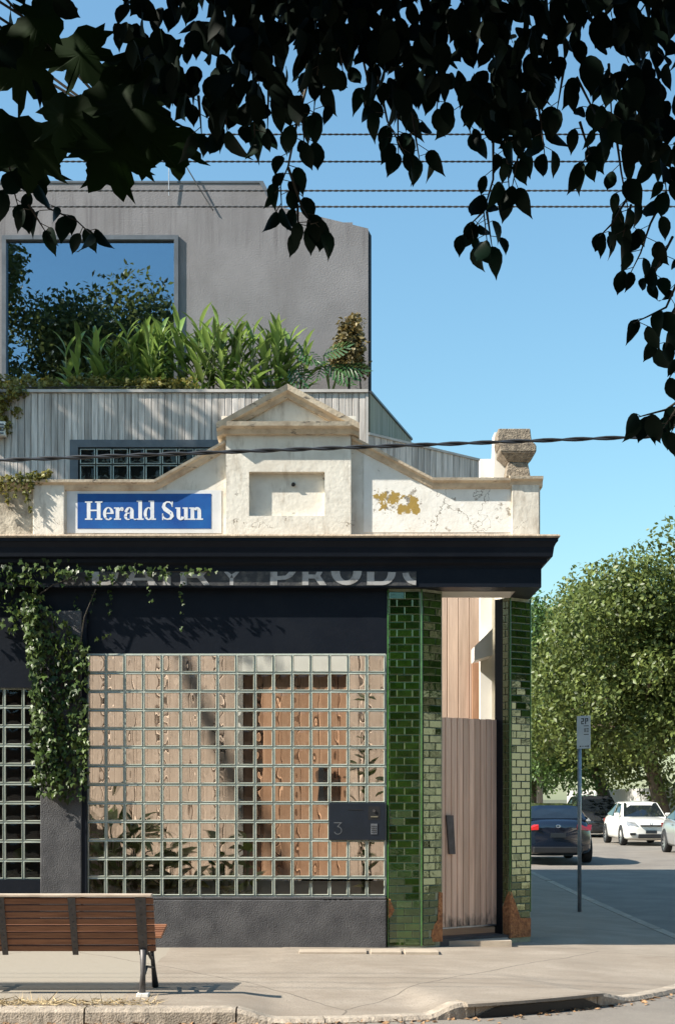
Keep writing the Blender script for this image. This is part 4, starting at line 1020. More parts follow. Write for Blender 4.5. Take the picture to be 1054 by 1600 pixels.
for (a_, b_, n) in (((285, 905), (284, 985), 16), ((170, 920), (172, 960), 14), ((232, 915), (236, 940), 8), ((120, 930), (118, 1015), 26), ((150, 920), (120, 1010), 30), ((175, 990), (145, 1000), 10)):
    for k in range(n):
        u = random.random(); pos.append(tuple(W(a_[0]+(b_[0]-a_[0])*u+random.uniform(-4, 4), a_[1]+(b_[1]-a_[1])*u, -0.03-random.random()*.02 if a_[1] > 915 else -.14))); siz.append(.036*random.uniform(.7, 1.2))
pos = np.array(pos); n = len(pos)
nor = np.array([-.25, -1, 0.5]) + RNG.normal(size=(n, 3))*0.75; ax = np.array([0, -0.25, -1]) + RNG.normal(size=(n, 3))*0.45
link('foliage', scatter('foliage', *IVY, pos, rotmats(ax, nor), np.array(siz), l_ivy), ivy)
sb = MB()
for (a_, b_) in (((75, 1235), (62, 930)), ((100, 1240), (85, 960)), ((118, 1230), (125, 1010)), ((-40, 892), (330, 893)), ((60, 930), (120, 900)), ((125, 1010), (150, 920))): stick(sb, W(*a_, -.09), W(*b_, -.09 if b_[1] > 925 else -.14), .008, .005, 5, .05)
sb.build('stem', m_twig, ivy)

# ------------------------------------------------------------------ courtyard plants
cme = tmesh('leaf', LANCE, l_court, True); cme2 = tmesh('leaf', OVATE, l_court, True)
def rosette(px_, y, z, h, n, s, label, me, name='courtyard_plant', spread=.3):
    x = WX(px_, y); t = thing(name, label, 'plant', (x, y, z), group='plants behind the glass blocks'); sm = MB()
    for k in range(n):
        a = random.uniform(0, 6.283); u = random.random()
        p = Vector((x+spread*u*math.cos(a), y+spread*.7*u*math.sin(a), z+h*random.uniform(.25, 1)*(1-.35*u)))
        ax = Vector((math.cos(a)*.8, math.sin(a)*.8, random.uniform(-.2, .9))); nr = Vector((-.3*math.cos(a), -.3*math.sin(a)-.3, .9))
        leafobj('leaf', me, p, ax, nr, s*random.uniform(.7, 1.2), t)
        if k % 3 == 0: stick(sm, (x, y, z), p, .010, .006, 5, .03)
    sm.build('stems', m_stem, t)
rosette(175, 1.2, 0.03, 1.75, 90, .42, 'tall dark leafy plant at the left behind the glass blocks', cme, spread=.42)
rosette(215, 1.0, 0.03, 1.35, 70, .40, 'spiky plant just right of the tall one behind the glass blocks', cme, spread=.36)
rosette(268, 0.9, 0.03, 1.05, 60, .26, 'low bushy plant in the middle left behind the glass blocks', cme2, spread=.34)
rosette(345, 1.0, 0.03, 1.15, 44, .20, 'pale broad-leaved plant near the middle behind the glass blocks', cme2, spread=.36)
rosette(388, 1.0, 0.03, 1.3, 16, .17, 'thin shrub in front of the timber door behind the glass blocks', cme2, spread=.25)
rosette(572, 0.7, 0.03, 2.9, 60, .15, 'climbing plant at the right edge behind the glass blocks', cme2, spread=.12)
rosette(30, 0.7, 0.03, 0.95, 26, .22, 'leafy pot plant behind the dark left window', cme2, spread=.4)

# ------------------------------------------------------------------ bench
bench = thing('park_bench', 'wooden slatted park bench seen from behind at the kerb', 'bench', (-2.2, -3.3, -0.07))
bz_ = -0.065
XR, XL = -1.525, -3.62
def by(z): return -3.28 - 0.20*(z-0.28)/0.5          # back plane leaning to the street
slm = None
zb = 0.300; ns = 8
for k in range(ns):
    z0 = zb + k*0.0585; z1 = z0+0.048
    MB().add([(XL, by(z0), z0), (XR, by(z0), z0), (XR, by(z0)+.024, z0+.008), (XL, by(z0)+.024, z0+.008), (XL, by(z1), z1), (XR, by(z1), z1), (XR, by(z1)+.024, z1+.008), (XL, by(z1)+.024, z1+.008)],
             [(3, 2, 1, 0), (4, 5, 6, 7), (0, 1, 5, 4), (1, 2, 6, 5), (2, 3, 7, 6), (3, 0, 4, 7)]).build('back_slat', m_benchwood, bench, bevel=0.004)
MB().box(XL, XR-0.01, by(.78)-.02, by(.78)+.075, .772, .796).build('top_rail', m_benchcap, bench, bevel=0.005)
for k in range(6):
    y0 = -3.19+k*0.068; zz = 0.40+0.012*k
    MB().box(XL, XR+0.035, y0, y0+.055, zz, zz+.026).build('seat_slat', m_benchwood, bench, bevel=0.004)
for xc in (-1.63, -2.20, -2.79, -3.38):
    wd = .032 if xc != -1.63 else .045
    top, bot = 0.775, 0.27
    br = MB().add([(xc-wd, by(top)-.012, top), (xc+wd, by(top)-.012, top), (xc+wd*.75, by(bot)-.012, bot), (xc-wd*.75, by(bot)-.012, bot),
                   (xc-wd, by(top)-.001, top), (xc+wd, by(top)-.001, top), (xc+wd*.75, by(bot)-.001, bot), (xc-wd*.75, by(bot)-.001, bot)],
                  [(3, 2, 1, 0), (4, 5, 6, 7), (0, 1, 5, 4), (1, 2, 6, 5), (2, 3, 7, 6), (3, 0, 4, 7)])
    bo = br.build('back_bracket', m_bracket, bench)
    for k in range(ns):
        zc = zb+k*.0585+.024; MB().tube([(xc, by(zc)-.012, zc), (xc, by(zc)-.017, zc)], .007, 6).build('bolt', m_bracket, bo)
for xc in (-1.63, -3.38):
    lg = MB()
    lg.tube([(xc, by(.30)-.02, .32), (xc-.005, -3.275, .12), (xc-.01, -3.30, bz_)], [.028, .024, .03], 8)      # rear leg
    lg.build('leg', m_bracket, bench, smooth=True)
    lf = MB(); lf.tube([(xc+.04, -2.92, .40), (xc+.03, -2.97, .25), (xc+.035, -2.90, .1), (xc+.045, -2.86, bz_+.012)], [.022, .018, .02, .03], 8)
    lf.tube([(xc, -3.27, .30), (xc+.02, -3.13, .27), (xc+.03, -3.02, .21), (xc+.03, -2.96, .25)], .014, 6)
    lf.tube([(xc, -3.28, .08), (xc+.015, -3.18, .16), (xc+.025, -3.05, .14), (xc+.035, -2.92, .12)], .012, 6)
    lf.tube([(xc, -3.26, .385), (xc+.035, -2.86, .40)], .02, 6)
    lf.build('leg', m_steel, bench, smooth=True)
    MB().box(xc-.05, xc+.05, -3.36, -3.25, bz_-.02, bz_+.02).build('foot', m_whitepaint, bench, bevel=.005)
# dry grass strip and litter under the bench
n = 2600
p = np.stack([RNG.uniform(-4.5, -1.45, n), -3.72+RNG.normal(size=n)*.085, np.full(n, -0.068)], 1)
p = p[RNG.random(len(p)) < np.clip(1.2-(p[:, 0]+4.5)/3.6, .1, 1)]
ax = np.stack([RNG.normal(size=len(p)), RNG.normal(size=len(p)), RNG.random(len(p))*.4], 1)
gr = link('dry_grass', scatter('dry_grass', [(-.04, 0, 0), (.04, 0, 0), (0, 1, 0)], [(0, 1, 2)], p, rotmats(ax, RNG.normal(size=(len(p), 3))+np.array([0, 0, 1.])), RNG.uniform(.05, .13, len(p)), m_straw))
tag(gr, 'straw-coloured dry grass strip along the kerb behind the bench', kind='stuff')
n = 420
xx = RNG.uniform(-5, 3.6, n); lt = []
for x in xx:
    if x < -0.6: y = -4.0
    else: y = AC[1]-math.sqrt(max(.1, AR**2-(min(x, 4.0)-AC[0])**2))
    lt.append((x, y-abs(random.gauss(0.03, .09)), ROADZ+.008))
lt += [(random.uniform(-5, 4), random.uniform(-3.6, -.3), -.03-.0*0) for _ in range(0)]
lt = np.array(lt)
tag(link('leaf_litter', scatter('leaf_litter', *KITE, lt, rotmats(RNG.normal(size=(n, 3))*np.array([1, 1, .15]), np.array([0, 0, 1.])+RNG.normal(size=(n, 3))*.3), RNG.uniform(.03, .07, n), m_litter)), 'brown fallen leaves along the gutter', kind='stuff')

# ------------------------------------------------------------------ parking sign
py_ = 5.2; pxx = WX(904.5, py_)
ps = thing('parking_sign', 'small white parking sign on a grey steel pole at the side street kerb', 'sign', (pxx, py_, -0.09))
MB().tube([(pxx, py_, -.1), (pxx, py_, WZ(1119, py_))], .03, 10).build('pole', m_galv, ps, smooth=True)
sa = math.radians(-42); SR = Matrix.Rotation(sa, 3, 'Z')
def sgn(mb, x0, x1, y0, y1, z0, z1):
    t_ = MB().box(x0, x1, y0, y1, z0, z1); return mb.add([SR @ Vector(v)+Vector((pxx, py_, 0)) for v in t_.v], t_.f)
zt_, zb_ = WZ(1119, py_), WZ(1170, py_)
pl_ = sgn(MB(), -0.02, .205, -.040, -.034, zb_, zt_).build('plate', m_signplate, ps)
ink = MB(); H_ = zt_-zb_
def bar(x0, x1, z0, z1): sgn(ink, x0, x1, -.0425, -.0405, zb_+H_*z0, zb_+H_*z1)
# "2P" then small lines and an arrow
for a_ in [(.055, .10, .90, .925), (.085, .10, .84, .90), (.055, .10, .82, .845), (.055, .07, .765, .82), (.055, .10, .745, .77),
           (.12, .135, .745, .925), (.1351, .17, .90, .925), (.155, .17, .845, .90), (.1351, .17, .825, .845),
           (.10, .18, .68, .70), (.11, .125, .50, .62), (.14, .18, .50, .52), (.14, .18, .55, .57), (.14, .18, .60, .62), (.10, .18, .42, .44),
           (.03, .055, .055, .085), (.075, .09, .055, .085), (.11, .165, .06, .08), (.165, .178, .045, .095)]: bar(*a_)
ink.build('lettering', m_black, pl_)

# ------------------------------------------------------------------ overhead wires and poles
def sag(a, b, s, n=60):
    return [Vector(a).lerp(Vector(b), k/n) + Vector((0, 0, -s*4*(k/n)*(1-k/n))) for k in range(n+1)]
def wire(name, label, a, b, s, r, m, strands=1, grp=None, pitch=0.22):
    mb = MB()
    if strands == 1: mb.tube(sag(a, b, s), r, 6)
    else:
        L_ = (Vector(b)-Vector(a)).length; n_ = int(L_/pitch*8); base = sag(a, b, s, n_)
        for q_ in range(strands):
            mb.tube([p_ + Vector((0, math.cos(2*math.pi*(k/8+q_/strands))*r*.62, math.sin(2*math.pi*(k/8+q_/strands))*r*.62)) for k, p_ in enumerate(base)], r*.62, 6)
    return tag(mb.build(name, m, None, smooth=True), label, 'wire', grp)
wl_ = ['Topmost of the four thin overhead wires', 'Second from the top of the four thin overhead wires', 'Third from the top of the four thin overhead wires', 'Lowest of the four thin overhead wires crossing the grey wall']
for k, p_ in enumerate((210, 252.5, 298, 323)):
    yy = -4.6-0.15*k; a_ = W(527, p_, yy)
    wire('overhead_wire', wl_[k], (-13, yy, a_.z+.02), (13, yy, a_.z+.02), .02, .0062, m_cable2 if k > 1 else m_cable, 2, 'overhead power lines', .09)
a_, b_ = W(0, 719, -5.6), W(990, 683, -5.6); d_ = (b_-a_)/(b_.x-a_.x)
wire('overhead_cable', 'thick twisted black cable crossing low in front of the parapet', a_+d_*(-13-a_.x), a_+d_*(13-a_.x), .0, .0125, m_cable, 2, None, .42)
wire('service_line', 'short slanting wire tied to the grey upper wall', W(264, 214, 2.93), W(333, 329, 2.97), .01, .008, m_cable2)
MB().tube([W(264, 306, 2.96), W(264, 209, 2.93)], .007, 7).build('added_mast', m_galv, house)  # added mast; keeps the wire near the wall and its shadow short
for x_, lab in ((-13.2, 'timber power pole beyond the left edge'), (13.2, 'timber power pole beyond the right edge')):
    pp = thing('power_pole', lab, 'pole', (x_, -3.7, -.1))
    MB().tube([(x_, -3.7, -.2), (x_, -3.7, 7.2)], [.16, .11], 10).build('pole', m_pole, pp, smooth=True)
    MB().box(x_-.06, x_+.06, -5.8, -3.5, 5.7, 5.82).box(x_-.06, x_+.06, -5.8, -3.5, 3.55+.1*x_/13, 3.65+.1*x_/13).build('crossarm', m_pole, pp)
m_tyre = mat('tyre', (0.012, 0.012, 0.013), 0.8); m_rimm = mat('alloy', (0.42, 0.42, 0.43), 0.3, metal=0.8)
m_carglass = mat('car_glass', (0.012, 0.016, 0.02), 0.04, spec=0.9, coat=0.6)
m_lamp = mat('headlamp', (0.26, 0.27, 0.28), 0.08, (0.14, 0.15, 0.16), spec=0.8, coat=0.8)
m_tail = mat('tail_lamp', (0.45, 0.012, 0.01), 0.1, spec=0.7, coat=0.8)
m_chrome = mat('chrome', (0.6, 0.6, 0.6), 0.12, metal=1.0); m_trim = mat('black_trim', (0.015, 0.015, 0.016), 0.5)
m_plate = mat('number_plate', (0.02, 0.025, 0.03), 0.4); m_platetext = mat('plate_text', (0.55, 0.55, 0.55), 0.5)
# ------------------------------------------------------------------ trees
def tree(label, x, y, H, cr_, z0, nl, ls, m, seed, trunk=.28, lean=(0, 0), name='street_tree', ncl=70, grp=None, sq=1.0, fill=.30, limb0=0.0):
    rg = np.random.default_rng(seed); rd = random.Random(seed)
    t = thing(name, label, 'tree', (x, y, -.1), group=grp)
    top = Vector((x+lean[0], y+lean[1], z0+(H-z0)*.45)); base = Vector((x, y, -.15))
    tr = MB(); mid = base.lerp(top, .5)+Vector((rd.uniform(-.2, .2), rd.uniform(-.2, .2), 0))
    tr.tube([base, base+Vector((0, 0, .3)), mid, top], [trunk*1.35, trunk, trunk*.8, trunk*.45], 10)
    cs, rs = [], []
    cz = (H+z0)/2; hz = (H-z0)/2
    for k in range(ncl):
        d = rg.normal(size=3); d /= np.linalg.norm(d); u = rg.random()**.45
        r_ = cr_*fill*rg.uniform(.65, 1.2)
        px_ = x+lean[0]+d[0]*u*(cr_-r_*.6); pyy = y+lean[1]+d[1]*u*(cr_-r_*.6)*sq; pz_ = cz+d[2]*u*(hz-r_*.5)
        cs.append((px_, pyy, pz_)); rs.append(r_)
    for k in range(0, min(ncl, 26)):
        c = Vector(cs[k]); s = mid.lerp(top, rd.uniform(limb0, 1))
        m_ = s.lerp(c, .5)+Vector((0, 0, rd.uniform(0, .5)))
        tr.tube([s, m_, c], [trunk*.30, trunk*.18, trunk*.05], 6)
    tr.build('trunk', m_bark, t, smooth=True)
    link('crown', cloud('crown', cs, rs, nl, ls, m, KITE, rng=rg), t)
    return t
tree('leafy green tree at the far kerb behind the white sedan', 12.9, 39.5, 11.8, 5.6, 1.5, 68000, .21, l_tree2, 3, .34, (-1.1, 0), ncl=120, fill=.24)
tree('broad green tree behind the black car on the far kerb', 12.2, 46.5, 10.6, 5.6, 2.0, 64000, .21, l_tree, 4, .32, (-1.4, 0), ncl=120, fill=.24)
tree('pale green tree farther down the side street by the pillar', 10.6, 58.0, 11.0, 5.6, 1.6, 50000, .24, l_tree, 5, .32, (-.8, 0), ncl=110, fill=.24)
tree('farthest tree closing the side street', 9.0, 80.0, 11.0, 7.0, 1.2, 26000, .38, l_tree, 6, .34, ncl=80)
tree('tree beyond the fence at the right edge', 16.6, 37.0, 14.2, 5.8, 1.8, 50000, .23, l_tree2, 8, .35, ncl=110, fill=.25)
# trees of the street out of the frame: they shade the left of the front and are mirrored in the window and tiles
tree('street tree left of the shop casting dappled shade', -8.0, -2.0, 11.3, 1.7, 9.6, 1500, .20, l_tree, 12, .075, (.1, 2.4), ncl=16, fill=.36, limb0=.92)
tree('tall plane tree across the street mirrored in the window', -7.0, -22.5, 17.3, 4.8, 8.5, 48000, .20, l_mirror, 14, .4, ncl=60)
tree('second tall plane tree across the street mirrored in the window', -12.4, -22.0, 22.5, 3.7, 9.0, 36000, .20, l_mirror, 15, .4, ncl=60)
tree('round tree across the side street mirrored in the tiles', 20.0, -4.0, 10.0, 5.0, 2.5, 16000, .34, l_tree, 16, .35, ncl=60)
# cream boundary wall across the side street (mirrored in the glazed tiles)
cwl = thing('boundary_wall', 'cream boundary wall across the side street', 'wall', (15.0, -4, -.1))
MB().box(15.0, 15.25, -10.5, 2.5, -.2, 3.25).build('wall', m_creamwall, cwl); MB().box(14.95, 15.3, -10.55, 2.55, 3.25, 3.35).build('coping', m_coping, cwl)
# terrace of houses across the street, behind the camera (mirrored in tiles and glass)
oh = thing('brick_terrace', 'brick terrace across the street behind the viewer', 'building', (0, -19.5, -.1))
MB().box(-30, 30, -27, -19.5, -.2, 5.6).build('wall', m_brick, oh)
MB().prism_xz([(-30.4, 5.6), (30.4, 5.6), (28, 7.6), (-28, 7.6)], -27.4, -19.2).build('roof', m_roof, oh)
for k in range(9): MB().box(-26+k*6, -24.6+k*6, -19.5, -19.44, .9, 2.9).build('window', m_carglass, oh)
# paling fence on the far side of the side street
fn = thing('paling_fence', 'pale grey paling fence behind the parked cars', 'fence', (14.8, 48, -.08))
pm = MB(); yv = 30.0; k = 0
while yv < 75:
    pm.box(14.80+(.012 if k % 2 else 0), 14.83+(.012 if k % 2 else 0), yv, yv+.14, -.08, 2.05+.03*math.sin(k*1.7)); yv += .15; k += 1
tag(pm.build('palings', m_fence, fn), kind='stuff')
MB().box(14.84, 14.9, 30, 75, .4, .48).box(14.84, 14.9, 30, 75, 1.6, 1.68).build('rail', m_fence, fn)
pd_ = 57.0; ppx = WX(843, pd_)
dp = thing('timber_pole', 'short weathered timber pole beyond the parked cars', 'pole', (ppx, pd_, -.1))
MB().tube([(ppx, pd_, -.2), (ppx-.02, pd_, 2.0), (ppx-.03, pd_, 3.55)], [.19, .17, .15], 10).build('shaft', m_pole, dp, smooth=True)
MB().tube([(ppx-.03, pd_, 3.55), (ppx-.03, pd_, 3.62)], [.15, .10], 10).build('cap', m_galv, dp)
# far house at the end of the street
fh = thing('far_house', 'low pale house far down the side street', 'house', (3, 96, 0))
MB().box(-2, 13, 96, 104, -.1, 3.6).build('wall', m_creamwall, fh)
MB().prism_xz([(-2.5, 3.6), (13.5, 3.6), (10, 6), (1, 6)], 95.5, 104.5).build('roof', m_roof, fh)
for q_ in (1.0, 5.0, 9.0): MB().box(q_, q_+1.4, 95.95, 96.0, 1.0, 2.4).build('window', m_black, fh)

# ------------------------------------------------------------------ cars
wheel_cache = {}
def car(label, x, y, rz, paint, L=4.3, Wd=1.72, H=1.46, hood=.92, deck=1.02, front=True, suv=False, kind='car', style=None, plate=None, wagon=False):
    """local: nose at y=0 facing -y, tail at y=L"""
    t = bpy.data.objects.new('parked_car', None); COL.objects.link(t); t.location = (x, y, ROADZ+rise(y)); t.rotation_euler = (0, 0, rz)
    t['_rotated'] = 1; tag(t, label, 'car', 'cars in the side street')
    w = Wd/2; gl = .20; belt = hood+.04
    # stations: (y, zlow, ztop, halfwidth)
    stn = [(0.0, gl+.16, .60, w*.62), (.03, gl+.04, .70, w*.80), (.12, gl, .78, w*.92), (.35, gl-.02, hood-.07, w*.985), (.8, gl-.02, hood, w), (1.15, gl-.02, belt-.01, w),
           (1.7, gl-.02, belt+.01, w), (L*.55, gl-.02, belt+.03, w), (L*.75, gl-.02, deck-.02 if not wagon else belt+.05, w), (L-.6, gl-.02, deck, w*.985), (L-.2, gl+.02, deck-.02, w*.95), (L-.05, gl+.08, deck-.10, w*.86), (L, gl+.18, deck-.22, w*.72)]
    rows_ = []
    for (yy, zl, zt2, hw) in stn:
        zm = zl+(zt2-zl)*.55
        half = [(0, zt2+.025), (hw*.55, zt2+.015), (hw*.82, zt2-.015), (hw*.94, zt2-.07), (hw, zm+.05), (hw*1.0, zm-.08), (hw*.985, zl+.10), (hw*.93, zl), (0, zl-.01)]
        full = [(px_, yy + (.10*(abs(px_)/w)**2.5 if yy < .2 else -.10*(abs(px_)/w)**2.5 if yy > L-.25 else 0), pz_) for px_, pz_ in half] + [(-px_, yy + (.10*(abs(px_)/w)**2.5 if yy < .2 else -.10*(abs(px_)/w)**2.5 if yy > L-.25 else 0), pz_) for px_, pz_ in reversed(half[1:-1])]
        rows_.append(full)
    b = MB().sweep(rows_, closed=True)
    bo = b.build('body', paint, t, smooth=True)
    sub = bo.modifiers.new('sub', 'SUBSURF'); sub.levels = 1; sub.render_levels = 1
    # greenhouse
    y0, y1, y2, y3 = (1.05, 1.75, L-1.25, L-.42) if not suv else (1.05, 1.75, L-.75, L-.18)
    if wagon: y2, y3 = L-.72, L-.22
    wb, wr = w*.93, w*.70; zr = H; zb2 = belt-.02; zd = deck-.02
    A_ = lambda s, yy, ww, z: (s*ww, yy, z)
    ws_ = [A_(-1, y0, wb*.94, zb2), A_(1, y0, wb*.94, zb2), A_(1, y1, wr, zr-.03), A_(-1, y1, wr, zr-.03)]
    def panel(name, q4, m, inset=.05, par=None, off=0.004):
        c = sum((Vector(v) for v in q4), Vector())/4; q5 = [Vector(v).lerp(c, inset) for v in q4]
        nrm = (q5[1]-q5[0]).cross(q5[2]-q5[0]).normalized()
        if nrm.dot(c-Vector((0, L/2, .6))) < 0: nrm = -nrm
        mb = MB(); n8 = [v+nrm*off for v in q5]; bow = (n8[0]+n8[1]+n8[2]+n8[3])/4+nrm*.02
        mb.add([tuple(v) for v in n8]+[tuple(bow)], [(0, 1, 4), (1, 2, 4), (2, 3, 4), (3, 0, 4)])
        return mb.build(name, m, par or t, smooth=False)
    cab = MB()
    rows_ = []
    for yy, ww, z, zb3 in ((y0, wb*.94, zb2, zb2), (y1, wr, zr-.03, zb2), ((y1+y2)/2, wr*1.02, zr, zb2), (y2, wr*.97, zr-.05, zd), (y3, wb*.86, zd, zd)):
        wbb = wb if y0 < yy < y3 else ww
        rows_.append([(-wbb, yy, zb3-.03), (-ww, yy, z), (-ww*.6, yy, z+.03*(1 if y0 < yy < y3 else 0)), (ww*.6, yy, z+.03*(1 if y0 < yy < y3 else 0)), (ww, yy, z), (wbb, yy, zb3-.03)])
    cab.sweep(rows_, closed=True); cab.build('cabin', paint, t, smooth=False)
    panel('windscreen', ws_, m_carglass, .06, off=.012)
    panel('rear_window', [A_(-1, y2, wr*.97, zr-.05), A_(1, y2, wr*.97, zr-.05), A_(1, y3, wb*.86, zd), A_(-1, y3, wb*.86, zd)], m_carglass, .10, off=.012)
    ym = (y1+y2)/2
    for s in (-1, 1):
        panel('side_window', [A_(s, y0+.28, wb, zb2), A_(s, ym-.03, wb, zb2), A_(s, ym-.03, wr*1.02, zr-.02), A_(s, y1+.02, wr, zr-.05)], m_carglass, .10, off=.014)
        panel('side_window', [A_(s, ym+.03, wb, zb2), A_(s, y3-.38, wb, zd), A_(s, y2-.02, wr*.98, zr-.06), A_(s, ym+.03, wr*1.02, zr-.02)], m_carglass, .10, off=.014)
        # mirror
        MB().frustum(s*(wb-.02), s*(wb+.17), y0+.25, y0+.33, belt+.0, s*wb, s*(wb+.16), y0+.24, y0+.34, belt+.13).build('mirror', paint, t, bevel=.02)
        hb = MB(); hb.box(s*(w-.01)-.012, s*(w-.01)+.012, ym+.1, ym+.3, belt-.13, belt-.10); hb.build('door_handle', paint, t)
        for yy in (.82, L-.80):
            R0 = .315 if not suv else .36
            key = (R0,)
            if key not in wheel_cache:
                prof = [(R0-.09, -.10), (R0-.02, -.105), (R0, -.07), (R0, .07), (R0-.02, .105), (R0-.09, .10)]
                ty = MB().sweep([[(xx_, math.cos(a)*rr, math.sin(a)*rr) for rr, xx_ in prof] for a in np.linspace(0, 2*math.pi, 25)], caps=False).mesh('tyre', m_tyre, True)
                rm = MB(); n_ = 20; rr = R0-.085
                rm.add([(0.06, 0, 0)]+[(0.06, math.cos(2*math.pi*k/n_)*rr*.3, math.sin(2*math.pi*k/n_)*rr*.3) for k in range(n_)], [(0, k+1, (k+1) % n_+1) for k in range(n_)])
                for k in range(10):
                    a = 2*math.pi*k/10; c_, s_ = math.cos(a), math.sin(a); d = .035
                    rm.add([(.06, c_*rr*.25-s_*d, s_*rr*.25+c_*d), (.06, c_*rr*.25+s_*d, s_*rr*.25-c_*d), (.085, c_*rr+s_*d*.8, s_*rr-c_*d*.8), (.085, c_*rr-s_*d*.8, s_*rr+c_*d*.8)], [(0, 1, 2, 3)])
                rm.sweep([[(.09, math.cos(a)*(rr+.01), math.sin(a)*(rr+.01)), (.085, math.cos(a)*(rr-.03), math.sin(a)*(rr-.03))] for a in np.linspace(0, 2*math.pi, 25)], caps=False)
                rm.add([(.0, math.cos(2*math.pi*k/n_)*rr, math.sin(2*math.pi*k/n_)*rr) for k in range(n_)], [tuple(range(n_))], 1)
                wheel_cache[key] = (ty, rm.mesh('rim', [m_rimm, m_trim]))
            ty, rm = wheel_cache[key]
            wh = link('wheel', ty, t, loc=(s*(w-.085), yy, R0), rot=(0, 0, 0 if s > 0 else math.pi)); wh['_rotated'] = 1
            link('rim', rm, wh)
            ar = MB(); ar.sweep([[(s*(w-.006), yy+math.cos(a)*(R0+.075), R0+math.sin(a)*(R0+.075)), (s*(w+.006), yy+math.cos(a)*(R0+.06), R0+math.sin(a)*(R0+.06)), (s*(w+.006), yy+math.cos(a)*(R0+.005), R0+math.sin(a)*(R0+.005))] for a in np.linspace(-.15, math.pi+.15, 19)], caps=False)
            ar.build('wheel_arch', m_trim, t)
    # front
    for s in (-1, 1):
        MB().add([(s*w*.50, -.005, .66), (s*w*.90, .17, .66), (s*w*.93, .30, .83), (s*w*.62, .06, .80), (s*w*.50, .08, .66), (s*w*.86, .28, .66), (s*w*.86, .4, .83), (s*w*.62, .2, .80)],
                 [(0, 1, 2, 3), (7, 6, 5, 4), (0, 4, 5, 1), (1, 5, 6, 2), (2, 6, 7, 3), (3, 7, 4, 0)]).build('headlight', m_lamp, t, bevel=.015)
        MB().box(s*w*.70-.09, s*w*.70+.09, .015, .15, .36, .44).build('fog_lamp', m_trim, t, bevel=.01)
        zt3 = deck-.20
        MB().add([(s*w*.52, L+.004, zt3-.07), (s*w*.90, L-.10, zt3-.09), (s*w*.965, L-.27, zt3+.05), (s*w*.52, L-.012, zt3+.06), (s*w*.52, L-.1, zt3-.07), (s*w*.82, L-.2, zt3-.09), (s*w*.86, L-.35, zt3+.05), (s*w*.52, L-.15, zt3+.06)],
                 [(3, 2, 1, 0), (4, 5, 6, 7), (1, 5, 4, 0), (2, 6, 5, 1), (3, 7, 6, 2), (0, 4, 7, 3)]).build('tail_light', m_tail, t, bevel=.01)
    gr_ = MB().box(-w*.42, w*.42, -.035, .08, .655, .70).build('grille', m_trim, t, bevel=.01)
    MB().box(-w*.44, w*.44, -.040, .05, .700, .712).build('grille_bar', m_chrome, gr_)
    MB().box(-w*.50, w*.50, -.03, .12, .26, .40).build('air_intake', m_trim, t, bevel=.02)
    # emblem: a ring with a smaller one inside, chrome
    for yy, zz, sgn_ in ((-.042, .735, -1), (L+.006, deck-.18, 1)):
        em = MB()
        em.sweep([[(math.cos(a)*.062, yy, zz+math.sin(a)*.042), (math.cos(a)*.05, yy+sgn_*.006, zz+math.sin(a)*.032), (math.cos(a)*.04, yy, zz+math.sin(a)*.024)] for a in np.linspace(0, 2*math.pi, 17)], caps=False)
        em.sweep([[(math.cos(a)*.025, yy, zz+math.sin(a)*.036), (math.cos(a)*.016, yy+sgn_*.004, zz+math.sin(a)*.028)] for a in np.linspace(0, 2*math.pi, 13)], caps=False)
        em.build('emblem', m_chrome, t)
    for yy, zz, d in ((-.05, .47, -1), (L+.012, deck-.40, 1)):
        po = MB().box(-.185, .185, min(yy, yy+.02*-d), max(yy, yy+.02*-d), zz-.055, zz+.055).build('number_plate', m_plate, t, bevel=.004)
        tx = MB()
        for k in range(6):
            xx = -.15+k*.052+(.012 if k > 2 else 0); yf = yy+d*.002
            for (a0, a1, b0, b1) in ((0, .009, 0, 1), (.026, .035, 0, 1), (0, .035, 0, .14), (0, .035, .86, 1)) if k % 2 == 0 else ((.0, .009, .5, 1), (.026, .035, 0, .5), (0, .035, .43, .57), (0, .035, 0, .14), (0, .035, .86, 1)):
                tx.box(xx+a0, xx+a1, yf-.001, yf+.001, zz-.032+b0*.064, zz-.032+b1*.064)
        tx.build('plate_text', m_platetext, po)
    # rear bumper valance and exhaust line
    MB().box(-w*.66, w*.66, L-.12, L+.012, .27, .42).build('rear_valance', m_trim, t, bevel=.02)
    return t
m_pblack = mat('black_car_paint', (0.006, 0.010, 0.021), 0.18, (0.006, 0.010, 0.021), spec=0.6, coat=1.0)
m_pwhite = mat('white_car_paint', (0.72, 0.70, 0.65), 0.25, (0.70, 0.68, 0.63), spec=0.5, coat=0.8)
m_psilver = mat('silver_car_paint', (0.42, 0.42, 0.42), 0.3, (0.40, 0.40, 0.40), metal=0.6, coat=0.8)
m_pchar = mat('charcoal_car_paint', (0.022, 0.024, 0.028), 0.2, (0.022, 0.024, 0.028), spec=0.6, coat=1.0)
car('black hatchback parked at the near kerb, tail to the camera', 5.32, 22.9, math.pi, m_pblack, L=4.3, Wd=1.80, H=1.44, deck=1.10, wagon=True)
bpy.context.view_layer.update()
car('white sedan parked facing the camera at the far kerb', 10.35, 31.0, 0, m_pwhite, L=4.3, Wd=1.69, H=1.46)
car('black SUV parked behind the white sedan', 10.65, 40.8, 0, m_pchar, L=4.7, Wd=1.92, H=1.68, hood=1.05, deck=1.15, suv=True)
car('silver car cut off by the right edge', 10.45, 22.4, 0, m_psilver, L=4.3, Wd=1.75, H=1.46)
car('white wagon mostly hidden beyond the black hatchback', 7.0, 41.0, 0, m_pwhite, L=4.6, Wd=1.76, H=1.60, wagon=True, deck=1.12)

